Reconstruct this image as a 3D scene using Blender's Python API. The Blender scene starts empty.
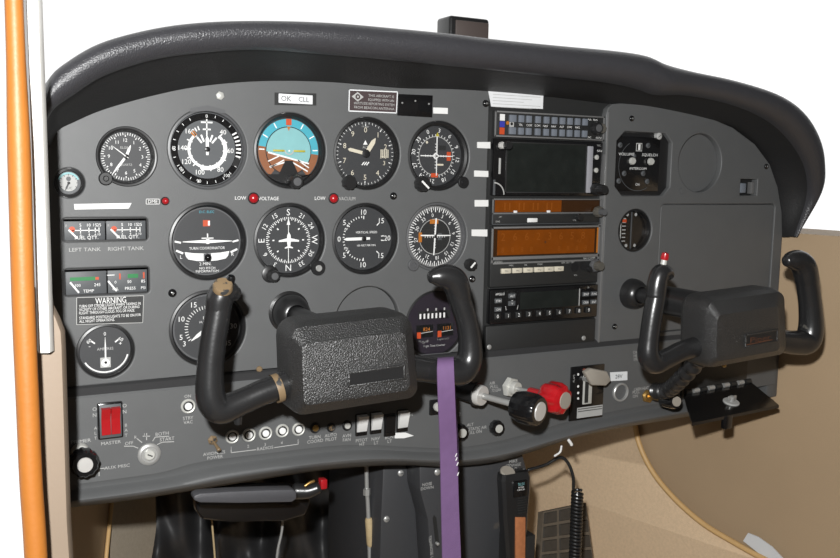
import bpy, bmesh, math, random
from mathutils import Vector, Matrix, geometry
random.seed(7)
C = bpy.context.scene.collection
PI = math.pi
# ------------------------------------------------------------------ camera geometry (panel face = plane Y 0, metres)
FPX = 900.35
CAM = Vector((-0.23472, -0.89546, -0.01515))
RT = Vector((0.88418134, -0.46677643, 0.01852352))
UP = Vector((0.04013041, 0.11540278, 0.99250781))
FW = Vector((0.46541691, 0.87681353, -0.12076891))
def ray(px, py):
    return RT * ((px - 420) / FPX) - UP * ((py - 279) / FPX) + FW
def at(px, py, Y=0.0):
    d = ray(px, py)
    return CAM + d * ((Y - CAM.y) / d.y)
def atp(px, py, p0, n):
    d = ray(px, py)
    return CAM + d * ((p0 - CAM).dot(n) / d.dot(n))
def msize(p):                       # metres per pixel at point p
    return (p - CAM).dot(FW) / FPX

# ------------------------------------------------------------------ materials
MATS = {}
def mat(name, col, rough=.5, metal=0., bump=0., scale=300., var=.08, spec=.5, coat=0., wear=None, vscale=None, detail=3.):
    m = bpy.data.materials.new(name); m.use_nodes = True
    nt = m.node_tree; N = nt.nodes; L = nt.links
    b = N['Principled BSDF']
    b.inputs['Roughness'].default_value = rough; b.inputs['Metallic'].default_value = metal
    b.inputs['Specular IOR Level'].default_value = spec; b.inputs['Coat Weight'].default_value = coat
    tc = N.new('ShaderNodeTexCoord')
    nz = N.new('ShaderNodeTexNoise'); nz.inputs['Scale'].default_value = vscale or scale * .25; nz.inputs['Detail'].default_value = 3
    L.new(tc.outputs['Object'], nz.inputs['Vector'])
    mx = N.new('ShaderNodeMix'); mx.data_type = 'RGBA'
    mx.inputs['A'].default_value = [max(0, c * (1 - var)) for c in col] + [1]
    mx.inputs['B'].default_value = [min(1, c * (1 + var)) for c in col] + [1]
    L.new(nz.outputs['Fac'], mx.inputs['Factor'])
    out = mx.outputs['Result']
    if wear:
        n2 = N.new('ShaderNodeTexNoise'); n2.inputs['Scale'].default_value = wear[2]; n2.inputs['Detail'].default_value = 5
        L.new(tc.outputs['Object'], n2.inputs['Vector'])
        cr = N.new('ShaderNodeMapRange'); cr.inputs['From Min'].default_value = wear[1]; cr.inputs['From Max'].default_value = wear[1] + .06
        L.new(n2.outputs['Fac'], cr.inputs['Value'])
        m2 = N.new('ShaderNodeMix'); m2.data_type = 'RGBA'; m2.inputs['B'].default_value = list(wear[0]) + [1]
        L.new(out, m2.inputs['A']); L.new(cr.outputs['Result'], m2.inputs['Factor']); out = m2.outputs['Result']
    L.new(out, b.inputs['Base Color'])
    if bump:
        n3 = N.new('ShaderNodeTexNoise'); n3.inputs['Scale'].default_value = scale; n3.inputs['Detail'].default_value = detail
        L.new(tc.outputs['Object'], n3.inputs['Vector'])
        bp = N.new('ShaderNodeBump'); bp.inputs['Strength'].default_value = bump; bp.inputs['Distance'].default_value = .001
        L.new(n3.outputs['Fac'], bp.inputs['Height']); L.new(bp.outputs['Normal'], b.inputs['Normal'])
    MATS[name] = m
    return m
panelM = mat('panel_grey', (.080, .082, .083), .5, bump=.25, scale=1500, var=.07, vscale=40)
panelB = mat('panel_step', (.03, .03, .031), .32, bump=.1, scale=900)
rackM = mat('rack_black', (.015, .0155, .0155), .5, bump=.2, scale=900)
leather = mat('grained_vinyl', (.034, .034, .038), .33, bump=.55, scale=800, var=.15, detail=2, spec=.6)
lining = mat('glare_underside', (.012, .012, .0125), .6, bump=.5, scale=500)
caseM = mat('case_black', (.010, .010, .0105), .38)
faceM = mat('dial_black', (.028, .029, .031), .55, var=.05)
faceG = mat('dial_grey', (.062, .066, .07), .55, var=.05)
bezM = mat('bezel_grey', (.07, .071, .074), .45)
whiteM = mat('paint_white', (.64, .64, .63), .5, var=.03)
dimW = mat('print_grey', (.34, .34, .33), .6, var=.1)
paperM = mat('paper_white', (.6, .61, .62), .6, var=.04)
creamM = mat('button_cream', (.5, .46, .37), .45)
btnG = mat('button_grey', (.13, .145, .17), .45)
redM = mat('lamp_red', (.30, .008, .012), .25, coat=.5)
redFl = mat('flag_red', (.42, .055, .014), .5)
redSw = mat('rocker_red', (.30, .008, .011), .22, coat=.6)
redK = mat('knob_red', (.36, .006, .01), .25, coat=.6)
orangeF = mat('flag_orange', (.36, .12, .012), .5)
yelM = mat('mark_yellow', (.35, .3, .03), .5)
greenM = mat('mark_green', (.007, .14, .035), .5)
blueM = mat('mark_blue', (.03, .035, .3), .5)
skyM = mat('horizon_sky', (.045, .28, .35), .5, var=.05)
skyL = mat('horizon_sky_pale', (.17, .35, .36), .5, var=.08)
brownM = mat('horizon_brown', (.2, .075, .03), .5, var=.08)
amberM = mat('amber_glass', (.15, .036, .002), .25, var=.25, vscale=60, coat=.3)
amberD = mat('amber_dark', (.03, .012, .004), .25, coat=.3)
amberH = mat('amber_digit', (.185, .048, .003), .4)
screenM = mat('screen_dark', (.010, .012, .011), .3, var=.45, vscale=70)
glossB = mat('gloss_black', (.006, .006, .0065), .18, coat=.4)
plastB = mat('plastic_black', (.013, .013, .0135), .3, bump=.12, scale=400, spec=.6)
yokeM = mat('yoke_plastic', (.013, .013, .0135), .27, bump=.1, scale=260, spec=.65, var=.2, wear=((.09, .085, .075), .69, 70))
padM = mat('yoke_pad_grain', (.019, .019, .019), .33, bump=1.0, scale=800, spec=.8, var=.15, detail=2)
wornM = mat('worn_brass_edge', (.16, .11, .06), .45, wear=((.03, .03, .03), .55, 160))
chromeM = mat('bright_metal', (.5, .49, .47), .3, .25, bump=.1, scale=300)
steelM = mat('satin_metal', (.36, .36, .35), .38, .45)
whMet = mat('alloy_pale', (.5, .5, .47), .4, .3)
brassM = mat('brass', (.48, .3, .1), .35, .9)
edgeM = mat('edge_alloy', (.22, .22, .22), .4, .5)
purpM = mat('strap_purple', (.128, .072, .162), .55, bump=.35, scale=1400, var=.12, vscale=120)
vinylB = mat('vinyl_brown', (.36, .262, .165), .5, bump=.2, scale=500, var=.06, vscale=8, spec=.3)
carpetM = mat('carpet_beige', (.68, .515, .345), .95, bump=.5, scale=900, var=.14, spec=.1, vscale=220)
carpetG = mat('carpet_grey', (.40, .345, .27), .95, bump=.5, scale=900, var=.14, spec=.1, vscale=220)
pipeM = mat('piping_tan', (.55, .35, .15), .5)
beigeM = mat('trim_beige', (.235, .18, .132), .5, bump=.1, scale=200, var=.06, vscale=12)
whTrim = mat('pillar_white', (.85, .84, .8), .4, var=.03)
orangeM = mat('welt_orange', (.34, .118, .018), .5, bump=.2, scale=260, var=.08)
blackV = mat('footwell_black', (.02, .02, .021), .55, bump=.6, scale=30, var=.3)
pedM = mat('pedestal_black', (.036, .037, .04), .45, bump=.15, scale=900, wear=((.06, .055, .05), .66, 30))
rubD = mat('rubber_dark', (.042, .036, .029), .6, bump=.3, scale=300, var=.3, vscale=90)
rubM = mat('rubber_dusty', (.11, .088, .064), .7, bump=.4, scale=300, var=.3, vscale=90)
barM = mat('bar_grey', (.05, .05, .055), .55, bump=.35, scale=700)
paddleM = mat('paddle_grey', (.26, .235, .2), .5)
woodM = mat('wood_strip', (.32, .12, .05), .4, var=.3, vscale=200)
ropeM = mat('sleeve_tan', (.38, .29, .16), .7, bump=.4, scale=600)
knobG = mat('knob_grey', (.075, .07, .06), .4)
purpD = mat('dial_violet', (.020, .016, .023), .35, var=.15)
ledM = mat('digit_orange', (.4, .13, .02), .5)
ceilM = mat('headliner', (.2, .18, .16), .9)
plaqM = mat('placard_brown', (.05, .035, .036), .45)
logoM = mat('worn_script', (.075, .03, .016), .5)
def glass_mat(name, k, tint=(1, 1, 1)):
    m = bpy.data.materials.new(name); m.use_nodes = True
    nt = m.node_tree; N = nt.nodes; L = nt.links; N.remove(N['Principled BSDF'])
    t = N.new('ShaderNodeBsdfTransparent'); t.inputs['Color'].default_value = (*tint, 1)
    g = N.new('ShaderNodeBsdfGlossy'); g.inputs['Roughness'].default_value = .06
    f = N.new('ShaderNodeFresnel'); f.inputs['IOR'].default_value = 1.35
    mu = N.new('ShaderNodeMath'); mu.operation = 'MULTIPLY'; mu.inputs[1].default_value = k
    mx = N.new('ShaderNodeMixShader'); L.new(f.outputs['Fac'], mu.inputs[0]); L.new(mu.outputs[0], mx.inputs[0])
    L.new(t.outputs[0], mx.inputs[1]); L.new(g.outputs[0], mx.inputs[2]); L.new(mx.outputs[0], N['Material Output'].inputs['Surface'])
    return m
glassM = glass_mat('dial_glass', .8)
windM = glass_mat('window_glass', .05, (.995, 1, .995))

# ------------------------------------------------------------------ mesh builder
_gl = {}
def glyphs(s):
    if s not in _gl:
        cu = bpy.data.curves.new('t', 'FONT'); cu.body = s; cu.resolution_u = 2; cu.align_x = 'LEFT'
        o = bpy.data.objects.new('t', cu); C.objects.link(o)
        me = o.evaluated_get(bpy.context.evaluated_depsgraph_get()).to_mesh()
        vs = [(v.co.x, v.co.y) for v in me.vertices]; fs = [tuple(p.vertices) for p in me.polygons]
        bpy.data.objects.remove(o); bpy.data.curves.remove(cu)
        _gl[s] = (vs, fs, min(v[0] for v in vs), max(v[0] for v in vs))
    return _gl[s]
CAPH = None
def cap():
    global CAPH
    if CAPH is None:
        CAPH = max(v[1] for v in glyphs('H')[0])
    return CAPH
def crom(pts, n):
    pts = [Vector(p) for p in pts]; out = []
    P = [2 * pts[0] - pts[1]] + pts + [2 * pts[-1] - pts[-2]]
    for i in range(1, len(P) - 2):
        for k in range(n):
            t = k / n
            out.append(.5 * ((2 * P[i]) + (P[i + 1] - P[i - 1]) * t + (2 * P[i - 1] - 5 * P[i] + 4 * P[i + 1] - P[i + 2]) * t * t + (3 * P[i] - P[i - 1] - 3 * P[i + 1] + P[i + 2]) * t ** 3))
    return out + [pts[-1]]
def pol(cx, cz, r, deg):
    a = math.radians(deg); return (cx + r * math.sin(a), cz + r * math.cos(a))

class B:
    def __init__(s): s.bm = bmesh.new(); s.mats = []
    def mi(s, m):
        if m not in s.mats: s.mats.append(m)
        return s.mats.index(m)
    def face(s, vs, m):
        f = s.bm.faces.new(vs); f.material_index = s.mi(m); return f
    def flat(s, pts, y, m):                       # polygon in the XZ plane facing -Y
        vs = [s.bm.verts.new((p[0], y, p[1])) for p in pts]
        f = s.face(vs, m); f.normal_update()
        if f.normal.y > 0: f.normal_flip()
    def rect(s, x0, z0, x1, z1, y, m): s.flat([(x0, z0), (x1, z0), (x1, z1), (x0, z1)], y, m)
    def line(s, a, b, w, y, m):
        d = Vector((b[0] - a[0], b[1] - a[1])); n = Vector((-d.y, d.x)).normalized() * w / 2
        s.flat([(a[0] + n.x, a[1] + n.y), (b[0] + n.x, b[1] + n.y), (b[0] - n.x, b[1] - n.y), (a[0] - n.x, a[1] - n.y)], y, m)
    def arc(s, cx, cz, r0, r1, a0, a1, y, m, n=24):
        for i in range(n):
            p, q = a0 + (a1 - a0) * i / n, a0 + (a1 - a0) * (i + 1) / n
            s.flat([pol(cx, cz, r0, p), pol(cx, cz, r1, p), pol(cx, cz, r1, q), pol(cx, cz, r0, q)], y, m)
    def disc(s, cx, cz, r, y, m, n=40): s.flat([pol(cx, cz, r, 360 * i / n) for i in range(n)], y, m)
    def ticks(s, cx, cz, r0, r1, angs, w, y, m):
        for a in angs: s.line(pol(cx, cz, r0, a), pol(cx, cz, r1, a), w, y, m)
    def text(s, t, x, z, h, y, m, rot=0, w=None, al='C', wmax=None):
        vs, fs, x0, x1 = glyphs(t); k = h / cap(); kx = k
        if w: kx = w / max(1e-6, x1 - x0)
        if wmax and kx * (x1 - x0) > wmax: kx = wmax / (x1 - x0)
        ox = (x0 + x1) / 2 if al == 'C' else (x0 if al == 'L' else x1)
        a = math.radians(-rot); ca, sa = math.cos(a), math.sin(a); V = []
        for (u, v) in vs:
            u = (u - ox) * kx; v = (v - cap() / 2) * k
            V.append(s.bm.verts.new((x + u * ca - v * sa, y, z + u * sa + v * ca)))
        for f in fs:
            try: s.face([V[i] for i in f], m)
            except ValueError: pass
    def box(s, c, size, m, bev=0., seg=2, rot=None, taper=None):
        M = Matrix.Translation(c) @ (rot.to_4x4() if rot else Matrix.Identity(4)) @ Matrix.Diagonal((*size, 1))
        t = bmesh.new(); bmesh.ops.create_cube(t, size=1)
        if taper:                                  # scale x,z of the front (-Y) face
            for v in t.verts:
                if v.co.y < 0: v.co.x *= taper; v.co.z *= taper
        t.transform(M)
        if bev: bmesh.ops.bevel(t, geom=t.edges[:], offset=bev, segments=seg, profile=.5, affect='EDGES')
        s.merge(t, m)
    def merge(s, t, m):
        i = s.mi(m); mp = {}
        for v in t.verts: mp[v] = s.bm.verts.new(v.co)
        for f in t.faces:
            g = s.bm.faces.new([mp[v] for v in f.verts]); g.material_index = i
        t.free()
    def rbox(s, x0, x1, z0, z1, y0, y1, m, bev=.0008, seg=2):
        s.box(((x0 + x1) / 2, (y0 + y1) / 2, (z0 + z1) / 2), (abs(x1 - x0), abs(y1 - y0), abs(z1 - z0)), m, bev, seg)
    def rings(s, rs, m, cap0=True, cap1=True, closed=True):
        R = [[s.bm.verts.new(p) for p in r] for r in rs]; n = len(R[0])
        for a, b in zip(R, R[1:]):
            for i in range(n if closed else n - 1):
                j = (i + 1) % n
                try: s.face([a[i], a[j], b[j], b[i]], m)
                except ValueError: pass
        if cap0: s.face(R[0][::-1], m)
        if cap1: s.face(R[-1], m)
    def lathe(s, prof, c, m, axis=(0, -1, 0), seg=40, flute=0, fa=0., caps=True):
        ax = Vector(axis).normalized(); u = ax.orthogonal().normalized(); v = ax.cross(u); c = Vector(c); rs = []
        for (r, h) in prof:
            ring = []
            for i in range(seg):
                a = 2 * PI * i / seg; rr = max(r, 1e-5) * (1 + (fa * (1 if (i // 2) % 2 else -1) if flute else 0))
                ring.append(c + ax * h + (u * math.cos(a) + v * math.sin(a)) * rr)
            rs.append(ring)
        s.rings(rs, m, caps, caps)
    def tube(s, pts, rad, m, seg=16, sub=6, asp=1., dome=True, up=None):
        if sub > 1:
            n = len(pts); rr = rad if isinstance(rad, (list, tuple)) else [rad] * n
            P = crom(pts, sub); RR = [v.x for v in crom([Vector((r, 0, 0)) for r in rr], sub)]
        else: P = [Vector(p) for p in pts]; RR = rad if isinstance(rad, (list, tuple)) else [rad] * len(P)
        T = [(P[min(i + 1, len(P) - 1)] - P[max(i - 1, 0)]).normalized() for i in range(len(P))]
        u = (Vector(up) if up else T[0].orthogonal()); u = (u - T[0] * u.dot(T[0])).normalized(); rs = []
        for i, (p, t, r) in enumerate(zip(P, T, RR)):
            u = (u - t * u.dot(t)).normalized(); v = t.cross(u)
            rs.append([p + (u * math.cos(2 * PI * k / seg) * asp + v * math.sin(2 * PI * k / seg)) * r for k in range(seg)])
            if dome and i == 0: first = (p, t, r, u, v)
            last = (p, t, r, u, v)
        if dome:
            def dm(p, t, r, u, v, sg):
                o = []
                for a in (20, 40, 60, 78):
                    a = math.radians(a)
                    o.append([p + t * sg * r * .6 * math.sin(a) + (u * math.cos(2 * PI * k / seg) * asp + v * math.sin(2 * PI * k / seg)) * r * math.cos(a) for k in range(seg)])
                return o
            rs = dm(*first, -1)[::-1] + rs + dm(*last, 1)
        s.rings(rs, m)
    def prism(s, pts, y0, y1, m, bev=0.):           # XZ polygon extruded in Y
        t = bmesh.new()
        a = [t.verts.new((p[0], y0, p[1])) for p in pts]; b = [t.verts.new((p[0], y1, p[1])) for p in pts]
        t.faces.new(a); t.faces.new(b[::-1])
        for i in range(len(pts)):
            j = (i + 1) % len(pts); t.faces.new([a[j], a[i], b[i], b[j]])
        bmesh.ops.recalc_face_normals(t, faces=t.faces[:])
        if bev: bmesh.ops.bevel(t, geom=t.edges[:], offset=bev, segments=2, profile=.5, affect='EDGES')
        s.merge(t, m)
    def plate(s, outline, holes, y, th, bev, m):    # XZ plate with holes, front face at y
        cu = bpy.data.curves.new('p', 'CURVE'); cu.dimensions = '2D'; cu.fill_mode = 'BOTH'
        cu.extrude = th / 2 - bev; cu.bevel_depth = bev; cu.bevel_resolution = 2; cu.offset = -bev
        for pts in [outline] + holes:
            sp = cu.splines.new('POLY'); sp.points.add(len(pts) - 1); sp.use_cyclic_u = True
            for q, p in zip(sp.points, pts): q.co = (p[0], p[1], 0, 1)
        o = bpy.data.objects.new('p', cu); C.objects.link(o)
        me = o.evaluated_get(bpy.context.evaluated_depsgraph_get()).to_mesh()
        t = bmesh.new(); t.from_mesh(me)
        for v in t.verts: v.co = (v.co.x, y + th / 2 - v.co.z, v.co.y)
        bpy.data.objects.remove(o); bpy.data.curves.remove(cu)
        s.merge(t, m)
    def build(s, name, parent=None, ang=38, fix=True):
        me = bpy.data.meshes.new(name)
        if fix:
            bmesh.ops.recalc_face_normals(s.bm, faces=[f for f in s.bm.faces if len(f.link_faces if False else f.edges) and any(len(e.link_faces) > 1 for e in f.edges)])
        off = org(parent)
        if off.length: bmesh.ops.translate(s.bm, verts=s.bm.verts[:], vec=-off)
        s.bm.to_mesh(me); s.bm.free()
        for m in s.mats: me.materials.append(m)
        me.polygons.foreach_set('use_smooth', [True] * len(me.polygons))
        me.set_sharp_from_angle(angle=math.radians(ang))
        o = bpy.data.objects.new(name, me); C.objects.link(o)
        if parent: o.parent = parent
        return o
def org(p):
    v = Vector((0, 0, 0))
    while p is not None: v = v + p.location; p = p.parent
    return v
def tag(o, label=None, cat=None, group=None, kind=None):
    for k, v in (('label', label), ('category', cat), ('group', group), ('kind', kind)):
        if v: o[k] = v
    return o
def thing(name, label, cat, loc, group=None):
    o = bpy.data.objects.new(name, None); o.empty_display_size = .01; C.objects.link(o); o.location = loc
    return tag(o, label, cat, group)
def copy_tree(o, loc=None, parent=None, label=None):
    kids = [c for c in o.children]
    c = o.copy(); C.objects.link(c)
    if parent: c.parent = parent
    if loc is not None: c.location = loc
    if label: c['label'] = label
    for k in kids: copy_tree(k, None, c)
    return c
def structure(b, name): return tag(b.build(name), kind='structure')

# ================================================================== SETTING
wr0 = Vector((.84, 0, 0)); wrN = Vector((1, .18, 0)).normalized()
def onwall(px, py, off=0.): return atp(px, py, wr0 - wrN * off, wrN)
def wx(Y): return .84 - .18 * Y
b = B()
# right cabin wall: upholstered lower panel up to the window sill
ys = [-1.6, -1.2, -.8, -.5, -.3, -.15, 0, .15, .3, .45, .62]
random.seed(3)
def wr_row(z, bow): return [Vector((wx(Y) - bow - .004 * math.sin(Y * 17 + z * 9), Y, z)) for Y in ys]
zs = [(-.95, .0), (-.7, .0), (-.5, .004), (-.35, .008), (-.22, .008), (-.13, .004), (-.096, -.002), (-.091, -.05)]
b.rings([wr_row(z, w) for z, w in zs], vinylB, False, False, closed=False)
structure(b, 'wall_right')
b = B()   # frame above the side window and the roof rail
b.box((wx(-.8) + .02, -.9, .42), (.04, 1.5, .08), ceilM, .01)
structure(b, 'trim_3')
b = B()
b.box((.4, -.95, .46), (1.5, 1.45, .03), ceilM, .01)
structure(b, 'ceiling')
b = B(); b.box((.4, -.5, -.99), (1.7, 2.4, .04), carpetM, .005); structure(b, 'floor')
b = B(); b.box((.44, .63, -.46), (.92, .03, 1.02), blackV, .01); structure(b, 'wall_front')
b = B(); b.box((.45, -1.68, -.25), (1.5, .03, 1.45), ceilM, .01); structure(b, 'wall_back')
# windshield and side window glass
b = B()
rows = []
for k in range(9):
    t = k / 8; y = .50 - .66 * t - .06 * math.sin(PI * t); z = .03 + .41 * t + .05 * math.sin(PI * t)
    rows.append([Vector((-.2 + 1.12 * i / 16, y - .25 * (2 * (i / 16) - 1) ** 4 * (1 - t), z)) for i in range(17)])
rows2 = [[p + Vector((0, .003, .003)) for p in r] for r in rows]
b.rings(rows, windM, False, False, False)
structure(b, 'window_1')
b = B(); b.box((.955, -.72, .14), (.004, 1.1, .5), windM, rot=Matrix.Rotation(math.radians(10), 3, 'Z')); structure(b, 'window_2')

# left wall / door jamb
b = B()
plan = [(-.178, -.155), (-.150, -.158), (-.140, -.14), (-.143, -.06), (-.144, 0.0), (-.105, .2), (-.045, .40), (-.02, .6)]
JP = at(70, 440, -.14)
x0 = at(40, 440, -.155).x; x1 = at(69, 440, -.15).x
def jam(z):
    t = max(0, min(1, (z + .15) / .04)); t = t * t * (3 - 2 * t)
    xr = x1 + (.003 if z < -.35 else 0) - t * (x1 - at(47, 250, -.15).x)
    return [Vector((x0 - .012, -.150, z)), Vector((x0, -.154, z)), Vector((xr - .004, -.154, z)), Vector((xr, -.148, z)), Vector((xr - .001, -.12, z)), Vector((-.152, -.04, z)), Vector((-.146, .06, z)), Vector((-.118, .2, z)), Vector((-.048, .40, z)), Vector((-.01, .6, z))]
zl = [-.98, -.7, -.5, -.4, -.3, -.24, -.2, -.185, -.17, -.158, -.146, -.135, -.125, -.11]
b.rings([jam(z) for z in zl], beigeM, False, False, closed=False)
structure(b, 'wall_left')
b = B()   # white window pillar above the beige jamb
def pil(z):
    xa = at(33, 200, -.16).x; xb = at(48, 200, -.16).x + .001; t = max(0, (z + .03)) * .004
    return [Vector((xa - t, -.165, z)), Vector((xb - .004 - t, -.167, z)), Vector((xb - t, -.16, z)), Vector((xb - .001 - t, -.13, z)), Vector((xa - t, -.13, z))]
zp = [at(40, 353, -.165).z, -.1, 0., .15, .3, .46]
b.rings([pil(z) for z in zp], whTrim)
structure(b, 'trim_1')
b = B()   # orange leather welt along the door opening
cl = [(13, -25), (16, 60), (19, 150), (21.5, 240), (24, 320), (27.5, 400), (31, 480), (35, 540), (40, 640), (48, 800)]
pts = [at(x, y, -.20) for x, y in cl]
b.tube(pts, [8.8 * msize(p) + (.0022 if i > 1 else .0004 * i) * .7 for i, p in enumerate(pts)], orangeM, 20, 6)
structure(b, 'trim_2')
b = B()   # footwell side carpets and piping
def lw(px, py, off=0):
    n = Vector((1, -.35, 0)).normalized(); return atp(px, py, Vector((-.048, .40, 0)) + n * off, n)
# right carpet lies on the wall forward of the piping
pip = [(634, 418), (638, 440), (647, 462), (660, 482), (680, 504), (705, 525), (735, 543), (766, 560), (800, 576)]
pc = crom([onwall(x, y, .012) for x, y in pip], 5)
rs = []
for p in pc:
    rs.append([p, Vector((p.x + .003, p.y + .01, p.z)), Vector((wx(.45) - .02, .45, p.z - .02)), Vector((wx(.6) - .02, .60, p.z - .02))])
b.rings(rs[:], carpetM, False, False, False)
lastp = rs[-1]
b.rings([lastp, [Vector((q.x, q.y, -.97)) for q in lastp]], carpetM, False, False, False)
tag(b.build('carpet'), 'beige carpet lining the copilot footwell below the curved tan piping', 'carpet', 'footwell carpets')
b = B(); b.tube([onwall(x, y, .015) for x, y in pip], .0045, pipeM, 10, 6)
tag(b.build('piping'), 'tan curved piping between brown side upholstery and beige carpet', 'piping', 'footwell piping')
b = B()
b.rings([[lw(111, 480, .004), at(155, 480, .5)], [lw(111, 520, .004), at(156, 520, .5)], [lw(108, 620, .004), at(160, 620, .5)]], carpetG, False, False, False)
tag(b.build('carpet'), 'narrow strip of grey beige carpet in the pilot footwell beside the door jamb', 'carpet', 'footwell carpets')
b = B(); b.tube([lw(114, 480, .006), lw(110, 520, .006), lw(106, 560, .006), lw(102, 620, .006)], .003, pipeM, 10, 4)
tag(b.build('piping'), 'tan piping edging the narrow carpet strip in the pilot footwell', 'piping', 'footwell piping')
b = B()
b.rings([[lw(60, 470, .002), lw(112, 470, .002)], [lw(60, 620, .002), lw(108, 620, .002)]], vinylB, False, False, False)
structure(b, 'trim_4')
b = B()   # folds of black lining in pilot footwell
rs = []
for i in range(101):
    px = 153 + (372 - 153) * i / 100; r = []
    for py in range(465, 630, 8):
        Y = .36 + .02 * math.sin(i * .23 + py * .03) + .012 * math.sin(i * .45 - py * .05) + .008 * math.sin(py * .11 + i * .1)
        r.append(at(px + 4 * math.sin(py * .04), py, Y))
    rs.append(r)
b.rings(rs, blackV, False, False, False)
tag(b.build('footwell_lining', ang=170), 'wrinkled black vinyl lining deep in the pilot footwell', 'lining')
b = B()
q = [onwall(x, y, .014) for x, y in [(748, 533), (758, 537), (772, 547), (790, 566), (775, 566), (743, 541)]]
vs = [b.bm.verts.new(p) for p in q]; b.face(vs, paperM); vs2 = [b.bm.verts.new(p + wrN * .002) for p in q]; b.face(vs2[::-1], paperM)
for i in range(6): b.face([vs[i], vs[(i + 1) % 6], vs2[(i + 1) % 6], vs2[i]], paperM)
tag(b.build('paper_slip'), 'white paper slip tucked against the brown side wall beside the piping', 'paper')

# ================================================================== INSTRUMENT PANEL
IP = thing('instrument_panel', 'dark grey aircraft instrument panel under black padded glareshield', 'instrument panel', (.34, 0, -.14))
HOLES = []          # flight panel
HOLES_R = []        # passenger panel
def circ(cx, cz, r, n=56): return [pol(cx, cz, r, 360 * i / n) for i in range(n)]
def rrect(x0, z0, x1, z1, r, n=5):
    o = []
    for (cx, cz, a0) in ((x1 - r, z1 - r, 0), (x1 - r, z0 + r, 90), (x0 + r, z0 + r, 180), (x0 + r, z1 - r, 270)):
        for k in range(n + 1): o.append(pol(cx, cz, r, a0 + 90 * k / n))
    return o
XR0, XR1 = .3332, .4936
flight = B(); passp = B(); lower = B()
FT = -.0004       # printed lettering just proud of the face
def ptext(bb, t, px, py, h, m=dimW, rot=0, wpx=None, y=FT, Y=0., al='C'):
    p = at(px, py, Y); s = msize(p)
    bb.text(t, p.x, p.z, h * s, Y + y, m, rot, w=(wpx * s / .9 if wpx else None), al=al)

# ------------------------------------------------------------------ dials
RST = .039
def knob(parent, name, cx, cz, r, h, m, y0=-.001, capm=None, flute=True, tip=.85):
    b = B()
    b.lathe([(r * .75, -.006), (r * .75, h * .2), (r, h * .25), (r, h * .75), (r * tip, h), (.0001, h)], (cx, y0, cz), m, seg=36, flute=flute, fa=.035)
    if capm: b.lathe([(r * .62, h * .98), (r * .58, h + .0006), (.0001, h + .0007)], (cx, y0, cz), capm, seg=28)
    return b.build(name, parent)
def dial(name, label, cat, px, py, R=RST, rf=None, fm=None, holes=None, depth=.007, rim=None, notch=False, ear=None, hole=True):
    c = at(px, py); cx, cz = c.x, c.z; rf = rf or R * .885
    root = thing(name, label, cat, (cx, 0, cz))
    if hole: (HOLES if holes is None else holes).append(circ(cx, cz, R))
    b = B()
    b.lathe([(R - .0002, .05), (R - .0002, .0015), (R - .0022, .001), (rf + .001, .003), (rf, depth), (rf, depth + .003)], (cx, 0, cz), rim or caseM, axis=(0, 1, 0), seg=56, caps=False)
    b.lathe([(R - .0002, .05), (.0001, .051)], (cx, 0, cz), caseM, axis=(0, 1, 0), seg=40, caps=False)
    b.build('case', root)
    f = B(); f.lathe([(rf + .0002, .003), (rf + .0002, 0), (.0001, 0)], (cx, depth + .003, cz), fm or faceM, seg=56)
    g = B(); g.disc(cx, cz, rf + .0012, .0026, glassM, 48)
    g.build('glass', root)
    return root, f, cx, cz, rf, depth - .0004
def needle(parent, cx, cz, r, deg, w, y, m=whiteM, tail=.15, name='needle', head=.6):
    b = B(); t = Vector(pol(0, 0, 1, deg)); n = Vector((t.y, -t.x))
    def q(a, o): return (cx + t.x * r * a + n.x * o, cz + t.y * r * a + n.y * o)
    b.prism([q(-tail, w * .4), q(0, w * .5), q(head, w * .5), q(1, w * .08), q(1, -w * .08), q(head, -w * .5), q(0, -w * .5), q(-tail, -w * .4)], y - .0014, y - .0008, m)
    b.lathe([(w * .9, 0), (w * .9, .001), (w * .5, .0015), (.00005, .0015)], (cx, y - .0006, cz), caseM, seg=16)
    return b.build(name, parent)
DIALTICK = .0006

# suction gauge
root, f, cx, cz, r, y = dial('suction_gauge', 'tiny round gauge with pale blue white face near the top corner of panel', 'gauge', 69.5, 183, .0138, .0108)
f.disc(cx, cz, r * .95, y, faceG); f.arc(cx, cz, r * .74, r * .92, -70, 70, y - .0001, skyL, 16); f.disc(cx, cz, r * .72, y - .0002, dimW)
f.ticks(cx, cz, r * .62, r * .78, range(-120, 121, 30), .0006, y - .0004, faceM); f.disc(cx, cz + r * .35, r * .2, y - .0004, faceG); f.text('SUC', cx, cz - r * .45, .0022, y - .0004, faceM)
f.build('dial_face', root); needle(root, cx, cz, r * .75, 205, .0014, y, faceM)
# clock
root, f, cx, cz, r, y = dial('clock', 'round black clock with white hands and twelve numerals', 'clock', 127.0, 156.5, .0272, .0235)
f.ticks(cx, cz, r * .86, r * .97, range(0, 360, 6), .0006, y, whiteM); f.ticks(cx, cz, r * .8, r * .97, range(0, 360, 30), .0009, y, whiteM)
for n in range(1, 13): f.text(str(n), *pol(cx, cz, r * .66, n * 30), .0031, y, whiteM)
f.text('ELGIN', cx - .0005, cz + r * .36, .0022, y, dimW); f.text('QUARTZ', cx, cz - r * .33, .0020, y, dimW)
f.build('dial_face', root)
needle(root, cx, cz, r * .92, 217, .0022, y, name='minute_hand'); needle(root, cx, cz, r * .5, 22, .0026, y - .001, name='hour_hand'); needle(root, cx, cz, r * .72, 307, .0008, y - .002, name='second_hand')
b = B(); p = at(105.5, 178.5); b.lathe([(.0065, -.003), (.0065, .0016), (.0055, .0024), (.0001, .0024)], (p.x, 0, p.z), caseM, seg=28); b.build('lug', root)
b = B(); b.lathe([(.0028, 0), (.0028, .0035), (.002, .0042), (.0001, .0042)], (p.x, 0, p.z), rackM, seg=20); b.build('setting_knob', root)
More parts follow.
